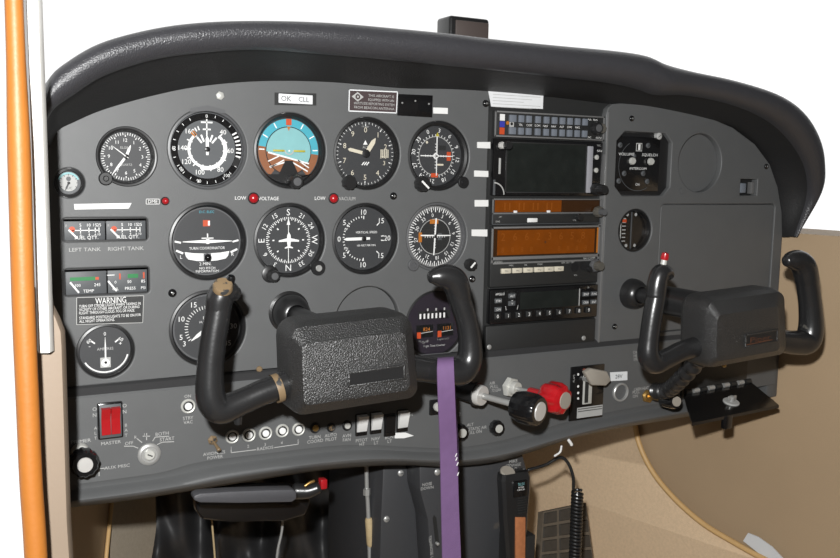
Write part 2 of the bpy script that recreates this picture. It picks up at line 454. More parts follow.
b = B(); b.lathe([(.0285, -.002), (.0285, .0012), (.0278, .002), (.0262, .002), (.0250, .0012), (.0245, -.003)], (cx, 0, cz), caseM, seg=56, caps=False); b.build('bezel_ring', root)
# airspeed
root, f, cx, cz, r, y = dial('airspeed_indicator', 'airspeed dial with broad white arc and black outer scale ring', 'gauge', 208.2, 149.2, .0394, .0362, faceG, rim=bezM, depth=.005)
f.arc(cx, cz, r * .8, r * .985, 0, 360, y + .0002, glossB, 60)
f.ticks(cx, cz, r * .88, r * .95, range(15, 345, 15), .0006, y, whiteM)
for t, a in (('0', 0), ('60', 270), ('80', 232), ('90', 195), ('100', 142)): f.text(t, *pol(cx, cz, r * .9, a), .0032, y, whiteM, rot=a if a < 90 or a > 200 else 0)
for a in range(60, 118, 7): f.ticks(cx, cz, r * .82, r * .96, [a], .0016, y - .0001, whiteM)
for t, a in (('40', 43), ('60', 92), ('80', 146), ('100', 197), ('120', 238), ('140', 272), ('160', 316)): f.text(t, *pol(cx, cz, r * .66, a), .0046, y, whiteM)
f.arc(cx, cz, r * .46, r * .535, 42, 320, y, whiteM, 50); f.arc(cx, cz, r * .535, r * .57, 60, 200, y, whiteM, 24)
f.ticks(cx, cz, r * .44, r * .60, range(45, 330, 25), .0012, y - .0001, whiteM); f.ticks(cx, cz, r * .47, r * .62, [322, 316], .0018, y - .0001, orangeF)
f.line((cx - r * .16, cz + r * .73), (cx + r * .16, cz + r * .73), .0015, y, whiteM); f.line((cx - r * .11, cz + r * .54), (cx + r * .11, cz + r * .54), .0015, y, whiteM); f.line((cx, cz + r * .35), (cx, cz + r * .82), .0012, y, whiteM)
f.ticks(cx, cz, r * .22, r * .42, (-40, -22, 22, 40), .0018, y, whiteM)
f.ticks(cx, cz, r * .55, r * .66, (-30, -22), .0012, y, whiteM)
p = at(236, 158); f.flat([pol(cx, cz, r * .84, 103), pol(cx, cz, r * .97, 106), pol(cx, cz, r * .97, 118), pol(cx, cz, r * .82, 122), pol(cx, cz, r * .8, 112)], y - .0003, caseM)
f.build('dial_face', root); needle(root, cx, cz, r * .36, 0, .003, y, tail=.45, head=.8)
b = B(); b.flat([pol(cx, cz, R_, a) for R_, a in [(.0395, -26), (.043, -24), (.043, 0), (.043, 24), (.0395, 26), (.0375, 15), (.0375, 0), (.0375, -15)]], -.0004, bezM); b.build('top_tab', root)
# attitude
root, f, cx, cz, r, y = dial('attitude_indicator', 'attitude dial with sky blue upper half and brown ground', 'gauge', 290.8, 150.8, RST, .0338)
f.arc(cx, cz, r * .74, r * .97, -82, 96, y, skyM, 36); f.arc(cx, cz, r * .74, r * .97, 96, 142, y, brownM, 12); f.arc(cx, cz, r * .74, r * .97, -142, -82, y, brownM, 14)
f.disc(cx, cz, r * .72, y, skyL)
def chord(h0, h1, rr, tilt, n=18):
    o = []
    a0 = math.degrees(math.acos(max(-1, min(1, h0 / rr))))
    return [pol(cx, cz, rr, a0 + tilt + (360 - 2 * a0) * i / n) for i in range(n + 1)]
f.flat(chord(-r * .2, 0, r * .72, 14), y - .0002, brownM)
f.arc(cx, cz, r * .715, r * .735, 0, 360, y - .0003, caseM, 48)
for s_ in (-1, 1):
    f.line((cx + s_ * .004, cz - r * .35), (cx + s_ * r * .62, cz - r * .62 + (.004 if s_ < 0 else 0)), .0014, y - .0004, whiteM)
    f.line((cx + s_ * .010, cz - r * .22 - s_ * .002), (cx + s_ * r * .66, cz - r * .42 - s_ * .003), .0012, y - .0004, whiteM)
f.line((cx - r * .66, cz - r * .06), (cx + r * .66, cz - r * .38), .0016, y - .0004, whiteM); f.line((cx - r * .6, cz - r * .52), (cx - r * .15, cz - r * .28), .0012, y - .0004, whiteM)
f.rect(cx - .003, cz + r * .78, cx + .003, cz + r * .97, y - .0004, redFl); f.flat([(cx, cz + r * .6), (cx - .002, cz + r * .74), (cx + .002, cz + r * .74)], y - .0004, orangeF)
f.ticks(cx, cz, r * .78, r * .95, (-60, -30, 30, 60, 88, -88), .0012, y - .0004, whiteM)
f.flat([(cx - r * .72, cz - r * .72), (cx + r * .72, cz - r * .72)] + [pol(cx, cz, r * .995, a) for a in range(134, 227, 8)], y - .0005, caseM)
f.flat([(cx - .011, cz - r * .73), (cx + .011, cz - r * .73), (cx + .004, cz - r * .3), (cx - .004, cz - r * .3)], y - .0006, caseM)
f.build('dial_face', root)
b = B(); yb = y - .0016
for s_ in (-1, 1): b.rbox(cx + s_ * .005, cx + s_ * r * .52, cz - .001, cz + .001, yb - .0005, yb, yelM, .0003)
b.arc(cx, cz + .001, .0042, .0054, 95, 265, yb, dimW, 12); b.disc(cx, cz, .001, yb - .0003, whiteM, 12)
b.build('aircraft_symbol', root)
p = at(293.5, 181.5); knob(root, 'adjustment_knob', p.x, p.z, .0072, .011, plastB, capm=bezM)
# altimeter
root, f, cx, cz, r, y = dial('altimeter', 'black altimeter dial with two white hands and knob at lower edge', 'gauge', 367.8, 153.6, RST, .0345)
f.ticks(cx, cz, r * .86, r * .98, range(0, 360, 36), .001, y, whiteM); f.ticks(cx, cz, r * .92, r * .98, [a * 7.2 for a in range(50)], .0005, y, whiteM)
for n in range(10):
    if n != 3: f.text(str(n), *pol(cx, cz, r * .74, n * 36), .0055, y, creamM)
f.text('100 FEET', cx, cz + r * .84, .0016, y, dimW); f.text('ALT', cx, cz + r * .2, .0026, y, dimW)
for k in range(5): f.line((cx + r * .55 + k * .0021, cz - .004), (cx + r * .55 + k * .0021, cz + .005), .0012, y, creamM)
f.text('3', *pol(cx, cz, r * .72, 113), .0046, y, creamM); f.text('2992', cx + r * .62, cz - r * .1, .0026, y - .0003, creamM)
for k in range(3): f.line((cx - .004 + k * .0028, cz - r * .36), (cx - .001 + k * .0028, cz - r * .26), .0012, y, whiteM)
f.flat([(cx, cz + r * .42), (cx - .0026, cz + r * .28), (cx + .0026, cz + r * .28)], y, whiteM)
f.build('dial_face', root); needle(root, cx, cz, r * .62, 282, .0036, y, creamM, name='long_hand', tail=.12, head=.9); needle(root, cx, cz, r * .58, 33, .005, y - .0012, creamM, tail=.0, head=.75, name='short_hand')
p = at(346.5, 182.3); knob(root, 'adjustment_knob', p.x, p.z, .0075, .012, plastB)
# VOR indicators
def crossdots(f, cx, cz, r, y):
    for k in (-4, -3, -2, -1, 1, 2, 3, 4):
        f.line((cx + k * r * .1, cz - .0012), (cx + k * r * .1, cz + .0012), .0007, y, whiteM); f.line((cx - .0012, cz + k * r * .1), (cx + .0012, cz + k * r * .1), .0007, y, whiteM)
root, f, cx, cz, r, y = dial('course_indicator', 'course dial with dotted white cross and two red flags', 'gauge', 439.5, 156, RST, .0335, depth=.009)
for k in range(12): f.text(str(k * 3), *pol(cx, cz, r * .86, k * 30 - 22), .0046, y, whiteM, rot=k * 30 - 22)
f.ticks(cx, cz, r * .66, r * .73, range(-22, 338, 10), .0007, y, whiteM); f.arc(cx, cz, r * .64, r * .66, 0, 360, y, dimW, 48)
crossdots(f, cx, cz, r, y); f.arc(cx, cz, r * .05, r * .1, 0, 360, y, whiteM, 16)
f.flat([(cx + .0015, cz + r * .8), (cx - .001, cz + r * .66), (cx + .004, cz + r * .66)], y - .0003, yelM)
f.rect(cx + r * .42, cz - .005, cx + r * .58, cz + .005, y - .0003, redFl); f.rect(cx - .006, cz - r * .72, cx + .003, cz - r * .58, y - .0003, redFl)
f.rect(cx + r * .1, cz + r * .2, cx + r * .38, cz + r * .36, y, rackM); f.rect(cx + r * .05, cz - r * .32, cx + r * .3, cz - r * .26, y - .0002, creamM); f.disc(cx - r * .35, cz + r * .45, .0015, y, creamM, 12)
f.build('dial_face', root); needle(root, cx, cz, r * .66, 0, .0011, y - .001, tail=1., head=1, name='vertical_needle'); needle(root, cx, cz, r * .62, 270, .0011, y - .001, tail=1., head=1, name='horizontal_needle')
p = at(419, 183.5); ko = knob(root, 'course_knob', p.x, p.z, .0085, .013, plastB)
b = B(); b.line((p.x - .004, p.z + .003), (p.x + .005, p.z - .005), .0022, -.0147, whiteM); b.build('index_mark', ko)
p = at(463, 182.5); b = B(); b.lathe([(.0068, -.003), (.0068, .002), (.006, .0028), (.003, .0028), (.003, .0045), (.0001, .0045)], (p.x, 0, p.z), caseM, seg=28); b.build('lug', root)
root, f, cx, cz, r, y = dial('navigation_indicator', 'navigation dial with silver tick ring and amber flags behind white cross bars', 'gauge', 437.2, 237, RST, .0352, depth=.006, rim=bezM)
f.arc(cx, cz, r * .92, r * 1.0, 0, 360, y, edgeM, 56); f.ticks(cx, cz, r * .80, r * .96, range(0, 360, 10), .0011, y - .0003, whiteM); f.ticks(cx, cz, r * .86, r * .96, range(5, 365, 10), .0007, y - .0003, whiteM)
for k in range(12): f.text(str(k * 3), *pol(cx, cz, r * .70, k * 30 - 8), .0040, y, whiteM, rot=k * 30 - 8)
f.arc(cx, cz, r * .56, r * .58, 0, 360, y, dimW, 40); f.disc(cx, cz, r * .55, y, rackM)
f.rect(cx - .007, cz + r * .42, cx + .004, cz + r * .56, y - .0003, orangeF); f.rect(cx - r * .6, cz - .006, cx - r * .48, cz + .005, y - .0003, orangeF); f.rect(cx + .004, cz - .004, cx + .009, cz + .004, y - .0002, faceG)
crossdots(f, cx, cz, r * .9, y - .0003)
f.build('dial_face', root); needle(root, cx - .001, cz, r * .6, 3, .0017, y - .001, tail=1., head=1, name='vertical_needle'); needle(root, cx, cz + .0015, r * .55, 271, .0015, y - .001, tail=1., head=1, name='horizontal_needle')
p = at(467.5, 264); ko = knob(root, 'course_knob', p.x, p.z, .0068, .011, plastB, capm=None)
b = B(); b.line((p.x - .003, p.z - .003), (p.x + .003, p.z + .003), .0022, -.0127, whiteM); b.build('index_mark', ko)
p = at(413, 265); b = B(); b.lathe([(.0068, -.003), (.0068, .002), (.006, .0028), (.003, .0028), (.003, .0015), (.0001, .0015)], (p.x, 0, p.z), bezM, seg=28); b.build('lug', root)
# turn coordinator
root, f, cx, cz, r, y = dial('turn_coordinator', 'turn coordinator dial with white aircraft wings over a slip ball', 'gauge', 208.8, 241.8, RST, .0345)
f.arc(cx, cz, r * .96, r * 1.0, 0, 360, y, bezM, 56)
f.text('D.C. ELEC', cx, cz + r * .86, .0024, y, skyM)
f.rect(cx - .004, cz + r * .44, cx + .003, cz + r * .62, y, redFl); f.rect(cx + .001, cz + r * .46, cx + .003, cz + r * .6, y - .0002, whiteM)
for s_ in (-1, 1):
    f.line((cx + s_ * r * .76, cz - .001), (cx + s_ * r * .94, cz + .0005), .0018, y, whiteM); f.line((cx + s_ * r * .7, cz - r * .34), (cx + s_ * r * .9, cz - r * .25), .002, y, whiteM)
f.text('TURN COORDINATOR', cx, cz - r * .2, .0026, y, whiteM, wmax=r * 1.05)
f.text('L', cx - r * .76, cz - r * .44, .0034, y, whiteM); f.text('R', cx + r * .76, cz - r * .40, .0034, y, whiteM)
f.text('2 MIN.', cx - .002, cz - r * .66, .0030, y, whiteM); f.text('NO PITCH', cx, cz - r * .79, .0024, y, whiteM); f.text('INFORMATION', cx, cz - r * .88, .0024, y, whiteM)
a = [(-.66, -.3), (-.4, -.34), (0, -.36), (.4, -.34), (.66, -.3), (.62, -.44), (.55, -.52), (.3, -.57), (0, -.585), (-.3, -.57), (-.55, -.52), (-.62, -.44)]
f.flat([(cx + u * r, cz + v * r) for u, v in a], y - .0002, whiteM); f.rect(cx - .0038, cz - r * .585, cx + .0038, cz - r * .36, y - .0003, faceG)
f.build('dial_face', root)
b = B(); b.lathe([(.0001, .0055), (.002, .005), (.0036, .003), (.0036, .002), (.002, .0003), (.0001, 0)], (cx, y - .0004, cz - r * .47), glossB, seg=20); b.build('slip_ball', root)
b = B(); yb = y - .0015
b.prism([(cx - r * .72, cz - .0004), (cx - .004, cz - .0016), (cx + .004, cz - .0016), (cx + r * .72, cz - .0004), (cx + r * .72, cz + .0004), (cx + .004, cz + .0016), (cx - .004, cz + .0016), (cx - r * .72, cz + .0004)], yb - .0006, yb, whiteM)
b.lathe([(.0026, 0), (.0026, .0012), (.0001, .0014)], (cx, yb - .0003, cz), whiteM, seg=16); b.rbox(cx - .0006, cx + .0006, cz, cz + .008, yb - .0006, yb, whiteM, 0); b.rbox(cx - .006, cx + .006, cz + .0028, cz + .0038, yb - .0006, yb, whiteM, 0)
b.build('aircraft_symbol', root)
# heading indicator
root, f, cx, cz, r, y = dial('heading_indicator', 'compass heading dial with white aircraft outline pointing to S', 'gauge', 290.5, 240.6, RST, .0350)
f.ticks(cx, cz, r * .60, r * .70, range(0, 360, 10), .0009, y, whiteM); f.ticks(cx, cz, r * .64, r * .70, range(5, 365, 10), .0007, y, whiteM)
for k, t in enumerate(('S', '21', '24', 'W', '30', '33', 'N', '3', '6', 'E', '12', '15')): f.text(t, *pol(cx, cz, r * .84, k * 30), .0066 if t in 'SWNE' else .0048, y, whiteM, rot=k * 30)
f.ticks(cx, cz, r * .44, r * .5, (45, 135, 225, 315, 90, 270), .0014, y, whiteM)
f.flat([(cx, cz + r * .66), (cx - .002, cz + r * .46), (cx + .002, cz + r * .46)], y - .0004, whiteM); f.line((cx, cz - r * .7), (cx, cz + r * .6), .0007, y - .0003, whiteM)
f.build('dial_face', root)
b = B(); yb = y - .0014; k = r
b.prism([(cx + u * k, cz + v * k) for u, v in [(0, .24), (.05, .16), (.06, .06), (.32, .0), (.32, -.05), (.06, -.04), (.04, -.18), (.13, -.22), (.13, -.25), (0, -.23), (-.13, -.25), (-.13, -.22), (-.04, -.18), (-.06, -.04), (-.32, -.05), (-.32, 0), (-.06, .06), (-.05, .16)]], yb - .0005, yb, whiteM)
b.build('aircraft_symbol', root)
for nm, q, lb in (('setting_knob', (270, 274), 1), ('lug', (318, 268), 0)):
    p = at(*q)
    b = B(); b.lathe([(.009 - .001 * (1 - lb), -.003), (.009 - .001 * (1 - lb), .0014), (.0075, .0022), (.0001, .0022)], (p.x, 0, p.z), caseM, seg=28)
    if not lb: b.lathe([(.0035, .002), (.0035, .0034), (.003, .0038), (.0001, .0036)], (p.x, 0, p.z), steelM, seg=16)
    lg = b.build('lug', root)
    if lb: kb = knob(lg, 'setting_knob', p.x + .001, p.z - .001, .0062, .012, plastB, capm=bezM)
# vertical speed
root, f, cx, cz, r, y = dial('vertical_speed_indicator', 'vertical speed dial with white hand resting on zero', 'gauge', 366, 239, RST, .0345)
for t, a in (('0', 270), ('5', 308), ('10', 0), ('15', 48), ('20', 90), ('15', 132), ('10', 180), ('5', 232)): f.text(t, *pol(cx, cz, r * .84, a), .0056, y, whiteM)
f.ticks(cx, cz, r * .62, r * .72, (0, 48, 84, 96, 132, 180, 308, 232), .0011, y, whiteM); f.ticks(cx, cz, r * .66, r * .72, list(range(274, 360, 8)) + list(range(182, 268, 8)), .0009, y, whiteM)
f.text('VERTICAL SPEED', cx + r * .1, cz + r * .2, .0024, y, whiteM, wmax=r * .95); f.text('100 FEET PER MIN', cx + r * .1, cz - r * .22, .002, y, whiteM, wmax=r * .8); f.text('UP', cx - r * .6, cz + r * .3, .0022, y, whiteM); f.text('DN', cx - r * .6, cz - r * .3, .0022, y, whiteM)
f.build('dial_face', root); needle(root, cx, cz, r * .7, 269, .0032, y, tail=.3, head=.85)
# tachometer
root, f, cx, cz, r, y = dial('tachometer', 'tachometer dial half hidden behind the pilot yoke grip', 'gauge', 208.7, 328.8, RST, .0345)
f.arc(cx, cz, r * .95, r * 1.0, 0, 360, y, bezM, 56)
for n in (3, 5, 10, 15, 20, 25, 30, 35): f.text(str(n), *pol(cx, cz, r * .8, (n - 18.6) * 7.87), .0052, y, whiteM)
f.ticks(cx, cz, r * .56, r * .66, [(n / 2 - 18.6) * 7.87 for n in range(6, 71, 2)], .0007, y, whiteM); f.arc(cx, cz, r * .5, r * .55, 28, 70, y, greenM, 10)
f.text('RPM', cx, cz + r * .3, .003, y, whiteM); f.text('HUNDREDS', cx, cz + r * .18, .002, y, whiteM)
f.build('dial_face', root); needle(root, cx, cz, r * .6, (3 - 18.6) * 7.87 - 4, .0034, y, tail=.25)
# flight time counter
root, f, cx, cz, r, y = dial('flight_counter', 'round violet black counter dial with red squares and orange digits', 'counter', 436, 324, RST, .0365, purpD, depth=.003)
f.rect(cx - r * .6, cz + r * .15, cx + r * .55, cz + r * .42, y, rackM)
for k in range(7): f.rect(cx - r * .56 + k * .0052, cz + r * .18, cx - r * .56 + k * .0052 + .0022, cz + r * .34, y - .0003, whiteM)
for k in range(3): f.rect(cx - r * .3 + k * .011, cz + r * .42, cx - r * .3 + k * .011 + .002, cz + r * .5, y - .0003, dimW)
for s_ in (-1, 1):
    x0_ = cx + (-.66 if s_ < 0 else .08) * r
    f.rect(x0_, cz - r * .42, x0_ + r * .6, cz - r * .02, y, rackM)
    f.text('824' if s_ < 0 else '1131', x0_ + r * .36, cz - r * .16, .0042, y - .0003, ledM, wmax=r * .42); f.line((x0_ + r * .12, cz - r * .28), (x0_ + r * .58, cz - r * .24), .0008, y - .0003, dimW)
    f.rect(x0_ + r * .02, cz - r * .44, x0_ + r * .16, cz - r * .24, y - .0004, redFl)
f.text('Plugged', cx - r * .4, cz - r * .54, .0028, y, dimW); f.text('Tapemate', cx + r * .3, cz - r * .5, .0028, y, dimW, wmax=r * .5); f.text('Flight Time Counter', cx, cz - r * .7, .0024, y, dimW, wmax=r * .9)
f.build('dial_face', root)
# ammeter
root, f, cx, cz, r, y = dial('ammeter', 'round ammeter with upright white needle below the warning placard', 'gauge', 106.3, 351.5, .0268, .0238, rim=caseM)
f.text('0', cx, cz + r * .68, .0034, y, whiteM); f.text('60', cx - r * .62, cz + r * .42, .0034, y, whiteM, rot=-30); f.text('60', cx + r * .62, cz + r * .42, .0034, y, whiteM, rot=30)
f.text('-', cx - r * .6, cz + r * .22, .004, y, whiteM); f.text('+', cx + r * .6, cz + r * .24, .004, y, whiteM); f.ticks(cx, cz, r * .5, r * .68, (-52, 52), .0014, y, whiteM)
f.text('AMPERES', cx, cz + r * .06, .0026, y, dimW); f.arc(cx, cz, r * .88, r * .94, 105, 240, y, whiteM, 24)
f.rect(cx - .0048, cz - r * .72, cx + .0048, cz - r * .3, y, dimW); f.disc(cx, cz - r * .52, .004, y - .0003, whiteM, 16)
f.build('dial_face', root); needle(root, cx, cz - r * .5, r * 1.05, 0, .0014, y, tail=.1)

# rectangular engine clusters
def cluster(name, label, px0, py0, px1, py1, parts, draw):
    a = at(px0, py0); c = at(px1, py1); x0, x1_, z1, z0 = a.x, c.x, a.z, c.z
    root = thing(name, label, 'gauge', ((x0 + x1_) / 2, 0, (z0 + z1) / 2))
    HOLES.append(rrect(x0, z0, x1_, z1, .004))
    b = B(); t = .0012
    for (u0, u1, v0, v1) in ((x0, x1_, z1 - t, z1), (x0, x1_, z0, z0 + t), (x0, x0 + t, z0, z1), (x1_ - t, x1_, z0, z1)): b.rbox(u0, u1, v0, v1, .002, .03, caseM, 0)
    b.rbox(x0, x1_, z0, z1, .028, .03, caseM, 0); b.build('case', root)
    n = parts; w = (x1_ - x0 - 2 * t) / n
    for k in range(n):
        f = B(); u0 = x0 + t + w * k; f.rbox(u0 + .0006, u0 + w - .0006, z0 + t, z1 - t - .0022, .0036, .006, faceG, .0003)
        draw(f, u0, u0 + w, z0 + t, z1 - t - .0022, .0032, k); o = f.build('gauge_face', root)
        nb = B(); ny = .0028
        nx = u0 + w * (.12 if k == 0 or name == 'fuel_gauge' else .02); nb.line((nx, z0 + (z1 - z0) * .5), (nx + w * .2, z0 + .003), .0016, ny, whiteM); nb.build('needle', o)
    g = B(); g.rect(x0 + t, z0 + t, x1_ - t, z1 - t, .0018, glassM); g.build('glass', root)
def dfuel(f, u0, u1, z0, z1, y, k):
    w = u1 - u0; h = z1 - z0; zc = z0 + h * .52
    f.disc(u0 + w * .2, zc + .001, .0028, y, redFl, 16); f.line((u0 + w * .2, zc), (u0 + w * .86, zc), .0008, y, whiteM)
    for q, (t1, t2) in zip((.4, .6, .75, .84), (('5', '2'), ('10', '4'), ('15', '6'), ('25', '10'))):
        f.line((u0 + w * q, zc - h * .12), (u0 + w * q, zc + h * .14), .0008, y, whiteM); f.text(t1, u0 + w * q, zc + h * .28, .0028, y, whiteM); f.text(t2, u0 + w * q, zc - h * .22, .0022, y, whiteM)
    f.text('E', u0 + w * .07, zc + h * .25, .0022, y, dimW); f.text('FUEL QTY.', u0 + w * .54, z0 + h * .14, .0032, y, whiteM, wmax=w * .55)
cluster('fuel_gauge', 'twin fuel quantity gauges side by side in one rectangular bezel', 62, 218, 148.5, 240.5, 2, dfuel)
def doil(f, u0, u1, z0, z1, y, k):
    w = u1 - u0; h = z1 - z0; zc = z0 + h * .6
    if k == 0:
        f.rect(u0 + w * .12, zc, u0 + w * .72, zc + h * .16, y, greenM); f.rect(u0 + w * .72, zc + h * .02, u0 + w * .8, zc + h * .14, y, redFl)
        f.text('100', u0 + w * .3, zc - h * .2, .0026, y, whiteM); f.text('245', u0 + w * .76, zc - h * .2, .0028, y, whiteM); f.text('TEMP', u0 + w * .55, z0 + h * .14, .0028, y, whiteM)
    else:
        f.rect(u0 + w * .5, zc + h * .04, u0 + w * .76, zc + h * .22, y, greenM); f.rect(u0 + w * .29, zc, u0 + w * .33, zc + h * .26, y, redFl); f.rect(u0 + w * .88, zc, u0 + w * .92, zc + h * .28, y, redFl)
        f.text('0', u0 + w * .2, zc - h * .12, .0026, y, whiteM); f.text('50', u0 + w * .54, zc - h * .12, .0028, y, whiteM); f.text('85', u0 + w * .88, zc - h * .12, .0028, y, whiteM)
        f.text('OIL', u0 + w * .2, z0 + h * .18, .0026, y, whiteM); f.text('PRESS', u0 + w * .56, z0 + h * .18, .0028, y, whiteM); f.text('PSI', u0 + w * .88, z0 + h * .18, .0026, y, whiteM)
        f.line((u0 + w * .0, zc + h * .2), (u0 + w * .18, zc + h * .2), .0008, y, whiteM)
cluster('oil_gauge', 'rectangular oil temperature and pressure gauge with green bands', 63.5, 269, 150, 293, 2, doil)

# small fittings on the flight panel
def sticker(name, label, cat, quad, m, group=None, y=-.0004, Y=0., draw=None):
    P = [at(x, yy, Y) for x, yy in quad]
    b = B(); b.prism([(p.x, p.z) for p in P], Y + y - .0004, Y + y + .0004, m)
    if draw: draw(b, P, Y + y - .0007)
    o = b.build(name); return tag(o, label, cat, group)
sticker('white_tape', 'long tapering white tape strip above the fuel gauges', 'label', [(74, 204), (131.5, 203), (128.5, 208.5), (74.5, 209.5)], whiteM)
def dwarn(b, P, y):
    cx = (P[0].x + P[1].x) / 2; zt = P[0].z; h = P[0].z - P[3].z; w = P[1].x - P[0].x
    b.text('WARNING', cx, zt - h * .16, .0056, y, whiteM, w=w * .46)
    for k, t in enumerate(('TURN OFF STROBE LIGHTS WHEN TAXIING IN', 'VICINITY OF OTHER AIRCRAFT, OR DURING', 'FLIGHT THROUGH CLOUD, FOG OR HAZE.', 'STANDARD POSITION LIGHTS TO BE ON FOR', 'ALL NIGHT OPERATIONS.')):
        b.text(t, P[0].x + w * .03, zt - h * (.33 + .125 * k + (.06 if k > 2 else 0)), .0026, y, whiteM, w=w * (.92, .9, .83, .92, .52)[k], al='L')
    for (a, c) in ((0, 1), (1, 2), (2, 3), (3, 0)): b.line((P[a].x, P[a].z), (P[c].x, P[c].z), .0006, y, dimW)
sticker('warning_placard', 'black placard headed WARNING with five lines of white text', 'placard', [(76.5, 297.5), (143.5, 295.5), (142.5, 322.5), (76.5, 324.5)], rackM, draw=dwarn)
def dreg(b, P, y):
    cx = sum(p.x for p in P) / 4; cz = sum(p.z for p in P) / 4
    b.rbox(cx - .0185, cx + .0185, cz - .0047, cz + .0047, y - .0003, y + .0008, paperM, .0005); b.text('OK', cx - .0105, cz, .0052, y - .0006, rackM); b.text('CLL', cx + .0085, cz, .0048, y - .0006, faceG)
sticker('registration_plate', 'white registration strip reading OK CLL in black holder', 'placard', [(274.5, 92.5), (316, 93.5), (316, 105.5), (274.5, 105)], rackM, draw=dreg)
def dplq(b, P, y):
    x0_, z1 = P[0].x, P[0].z; w = P[1].x - x0_; h = z1 - P[3].z
    for (a, c) in ((0, 1), (1, 2), (2, 3), (3, 0)): b.line((P[a].x, P[a].z), (P[c].x, P[c].z), .0012, y, paperM)
    cx, cz = x0_ + w * .17, z1 - h * .3
    b.flat([(cx - .007, cz), (cx, cz + .005), (cx + .007, cz), (cx, cz - .005)], y, dimW); b.disc(cx, cz, .0028, y - .0003, plaqM, 16); b.disc(cx, cz, .0012, y - .0005, dimW, 10); b.text('NARCO', cx, cz - .0068, .0016, y, dimW)
    for k, t in enumerate(('THIS AIRCRAFT IS', 'EQUIPPED WITH AN', 'ALTITUDE REPORTING SYSTEM', 'FROM BEACON ANTENNA')): b.text(t, x0_ + w * (.66 if k < 2 else .52), z1 - h * (.2 + .2 * k), .0026, y, dimW, w=w * (.54 if k < 2 else .84))
sticker('equipment_placard', 'brown bordered placard with white eye emblem above the altimeter', 'placard', [(349, 90), (397, 92), (396, 113), (348.5, 111)], plaqM, draw=dplq)
b = B(); q = [at(x, yy) for x, yy in [(397.5, 94), (432, 95.5), (431.5, 117.5), (397, 115.5)]]
b.prism([(p.x, p.z) for p in q], -.002, .0006, glossB, .0004); o = tag(b.build('blank_cover'), 'black riveted cover plate between brown placard and white tape', 'cover plate')
for (x, yy) in ((401.5, 103), (414.5, 101), (428, 104)):
    p = at(x, yy); b = B(); b.lathe([(.0011, 0), (.0009, .0006), (.0001, .0008)], (p.x, -.002, p.z), steelM, seg=12); b.build('rivet', o)
G = 'small white label tapes'
for lab, qd in (('small blank white tape above the course dial', [(433, 107.5), (447.5, 108), (447.5, 114), (433, 113.5)]),
                ('blank white tape on panel edge level with the big dark screen, uppermost of four', [(477, 142), (490, 142), (490, 148.5), (477, 148)]),
                ('blank white tape on panel edge beside the lower screen corner, second of four', [(474, 170.5), (488, 171), (488, 177), (474, 176.5)]),
                ('blank white tape on panel edge beside the narrow amber display, third of four', [(474.5, 200), (488, 200), (488, 206.5), (474.5, 206.5)]),
                ('blank white tape on panel edge beside the wide amber display, lowest of four', [(471.5, 229.5), (487, 229.5), (487, 236.5), (471.5, 236)])):
    sticker('white_tape', lab, 'label', qd, whiteM, G)
def dsheet(b, P, y):
    for k in range(5): b.line((P[0].x + .006, P[0].z - .004 - k * .0035), (P[1].x - .004 - (k % 3) * .012, P[0].z - .004 - k * .0035), .0005, y, dimW)
sticker('paper_label', 'white printed paper sheet above the radio stack', 'label', [(488, 90.5), (543, 94), (542.5, 109), (491, 106.5)], paperM, draw=dsheet)
sticker('function_label', 'tiny outlined label reading DME beside small red lamp', 'label', [(146, 199), (159, 199), (159, 204), (146, 204)], rackM, draw=lambda b, P, y: (b.text('DME', (P[0].x + P[1].x) / 2, (P[0].z + P[2].z) / 2, .0032, y, whiteM), [b.line((P[a].x, P[a].z), (P[(a + 1) % 4].x, P[(a + 1) % 4].z), .0005, y, whiteM) for a in range(4)]))
# lamps
def lamp(px, py, r, label, group='red warning lamps'):
    p = at(px, py); root = thing('warning_lamp', label, 'lamp', (p.x, 0, p.z), group)
    b = B(); b.lathe([(r * 1.15, -.002), (r * 1.15, .001), (r * .95, .0018), (r * .9, .0005)], (p.x, 0, p.z), caseM, seg=24, caps=False); b.build('ring', root)
    b = B(); b.lathe([(r * .95, -.001), (r * .95, .002), (r * .8, .0038), (r * .45, .005), (.0001, .0054)], (p.x, 0, p.z), redM, seg=24); b.build('lens', root)
lamp(253.3, 198.2, .0052, 'round red lamp between the words LOW and VOLTAGE'); lamp(333.3, 198.4, .0050, 'round red lamp between the words LOW and VACUUM'); lamp(165, 201, .0036, 'small red lamp beside the tiny DME label')
p = at(220, 95.7); b = B(); b.lathe([(.0042, -.002), (.0042, .001), (.0028, .002), (.0001, .0021)], (p.x, 0, p.z), whMet, seg=6); tag(b.build('panel_plug'), 'pale hexagonal plug above the airspeed dial', 'plug')
p = at(259, 369); b = B(); b.lathe([(.0032, -.002), (.0032, .002), (.0022, .003), (.0001, .0031)], (p.x, 0, p.z), wornM, seg=16); tag(b.build('panel_plug'), 'small tan plug in the panel above the pilot yoke arm', 'plug')
p = at(368, 321.5); HOLES.append(circ(p.x, p.z, RST))
b = B(); b.lathe([(.0001, 0), (.0385, 0), (.0385, .004)], (p.x, .0080, p.z), panelM, axis=(0, 1, 0), seg=48); tag(b.build('blank_plug'), 'round blank plate in the panel cutout behind the pilot yoke hub', 'cover plate', 'blank instrument covers')

# lettering on the flight panel
ptext(flight, 'LOW', 240.5, 198, 3.4, whiteM); ptext(flight, 'VOLTAGE', 268.5, 198.5, 3.4, whiteM, wpx=19); ptext(flight, 'LOW', 320, 198.2, 3.4, whiteM); ptext(flight, 'VACUUM', 347, 198.6, 3.4, dimW, wpx=16)
ptext(flight, 'LEFT TANK', 85, 249.5, 3.6, dimW, wpx=27); ptext(flight, 'RIGHT TANK', 126, 248.5, 3.6, dimW, wpx=31)

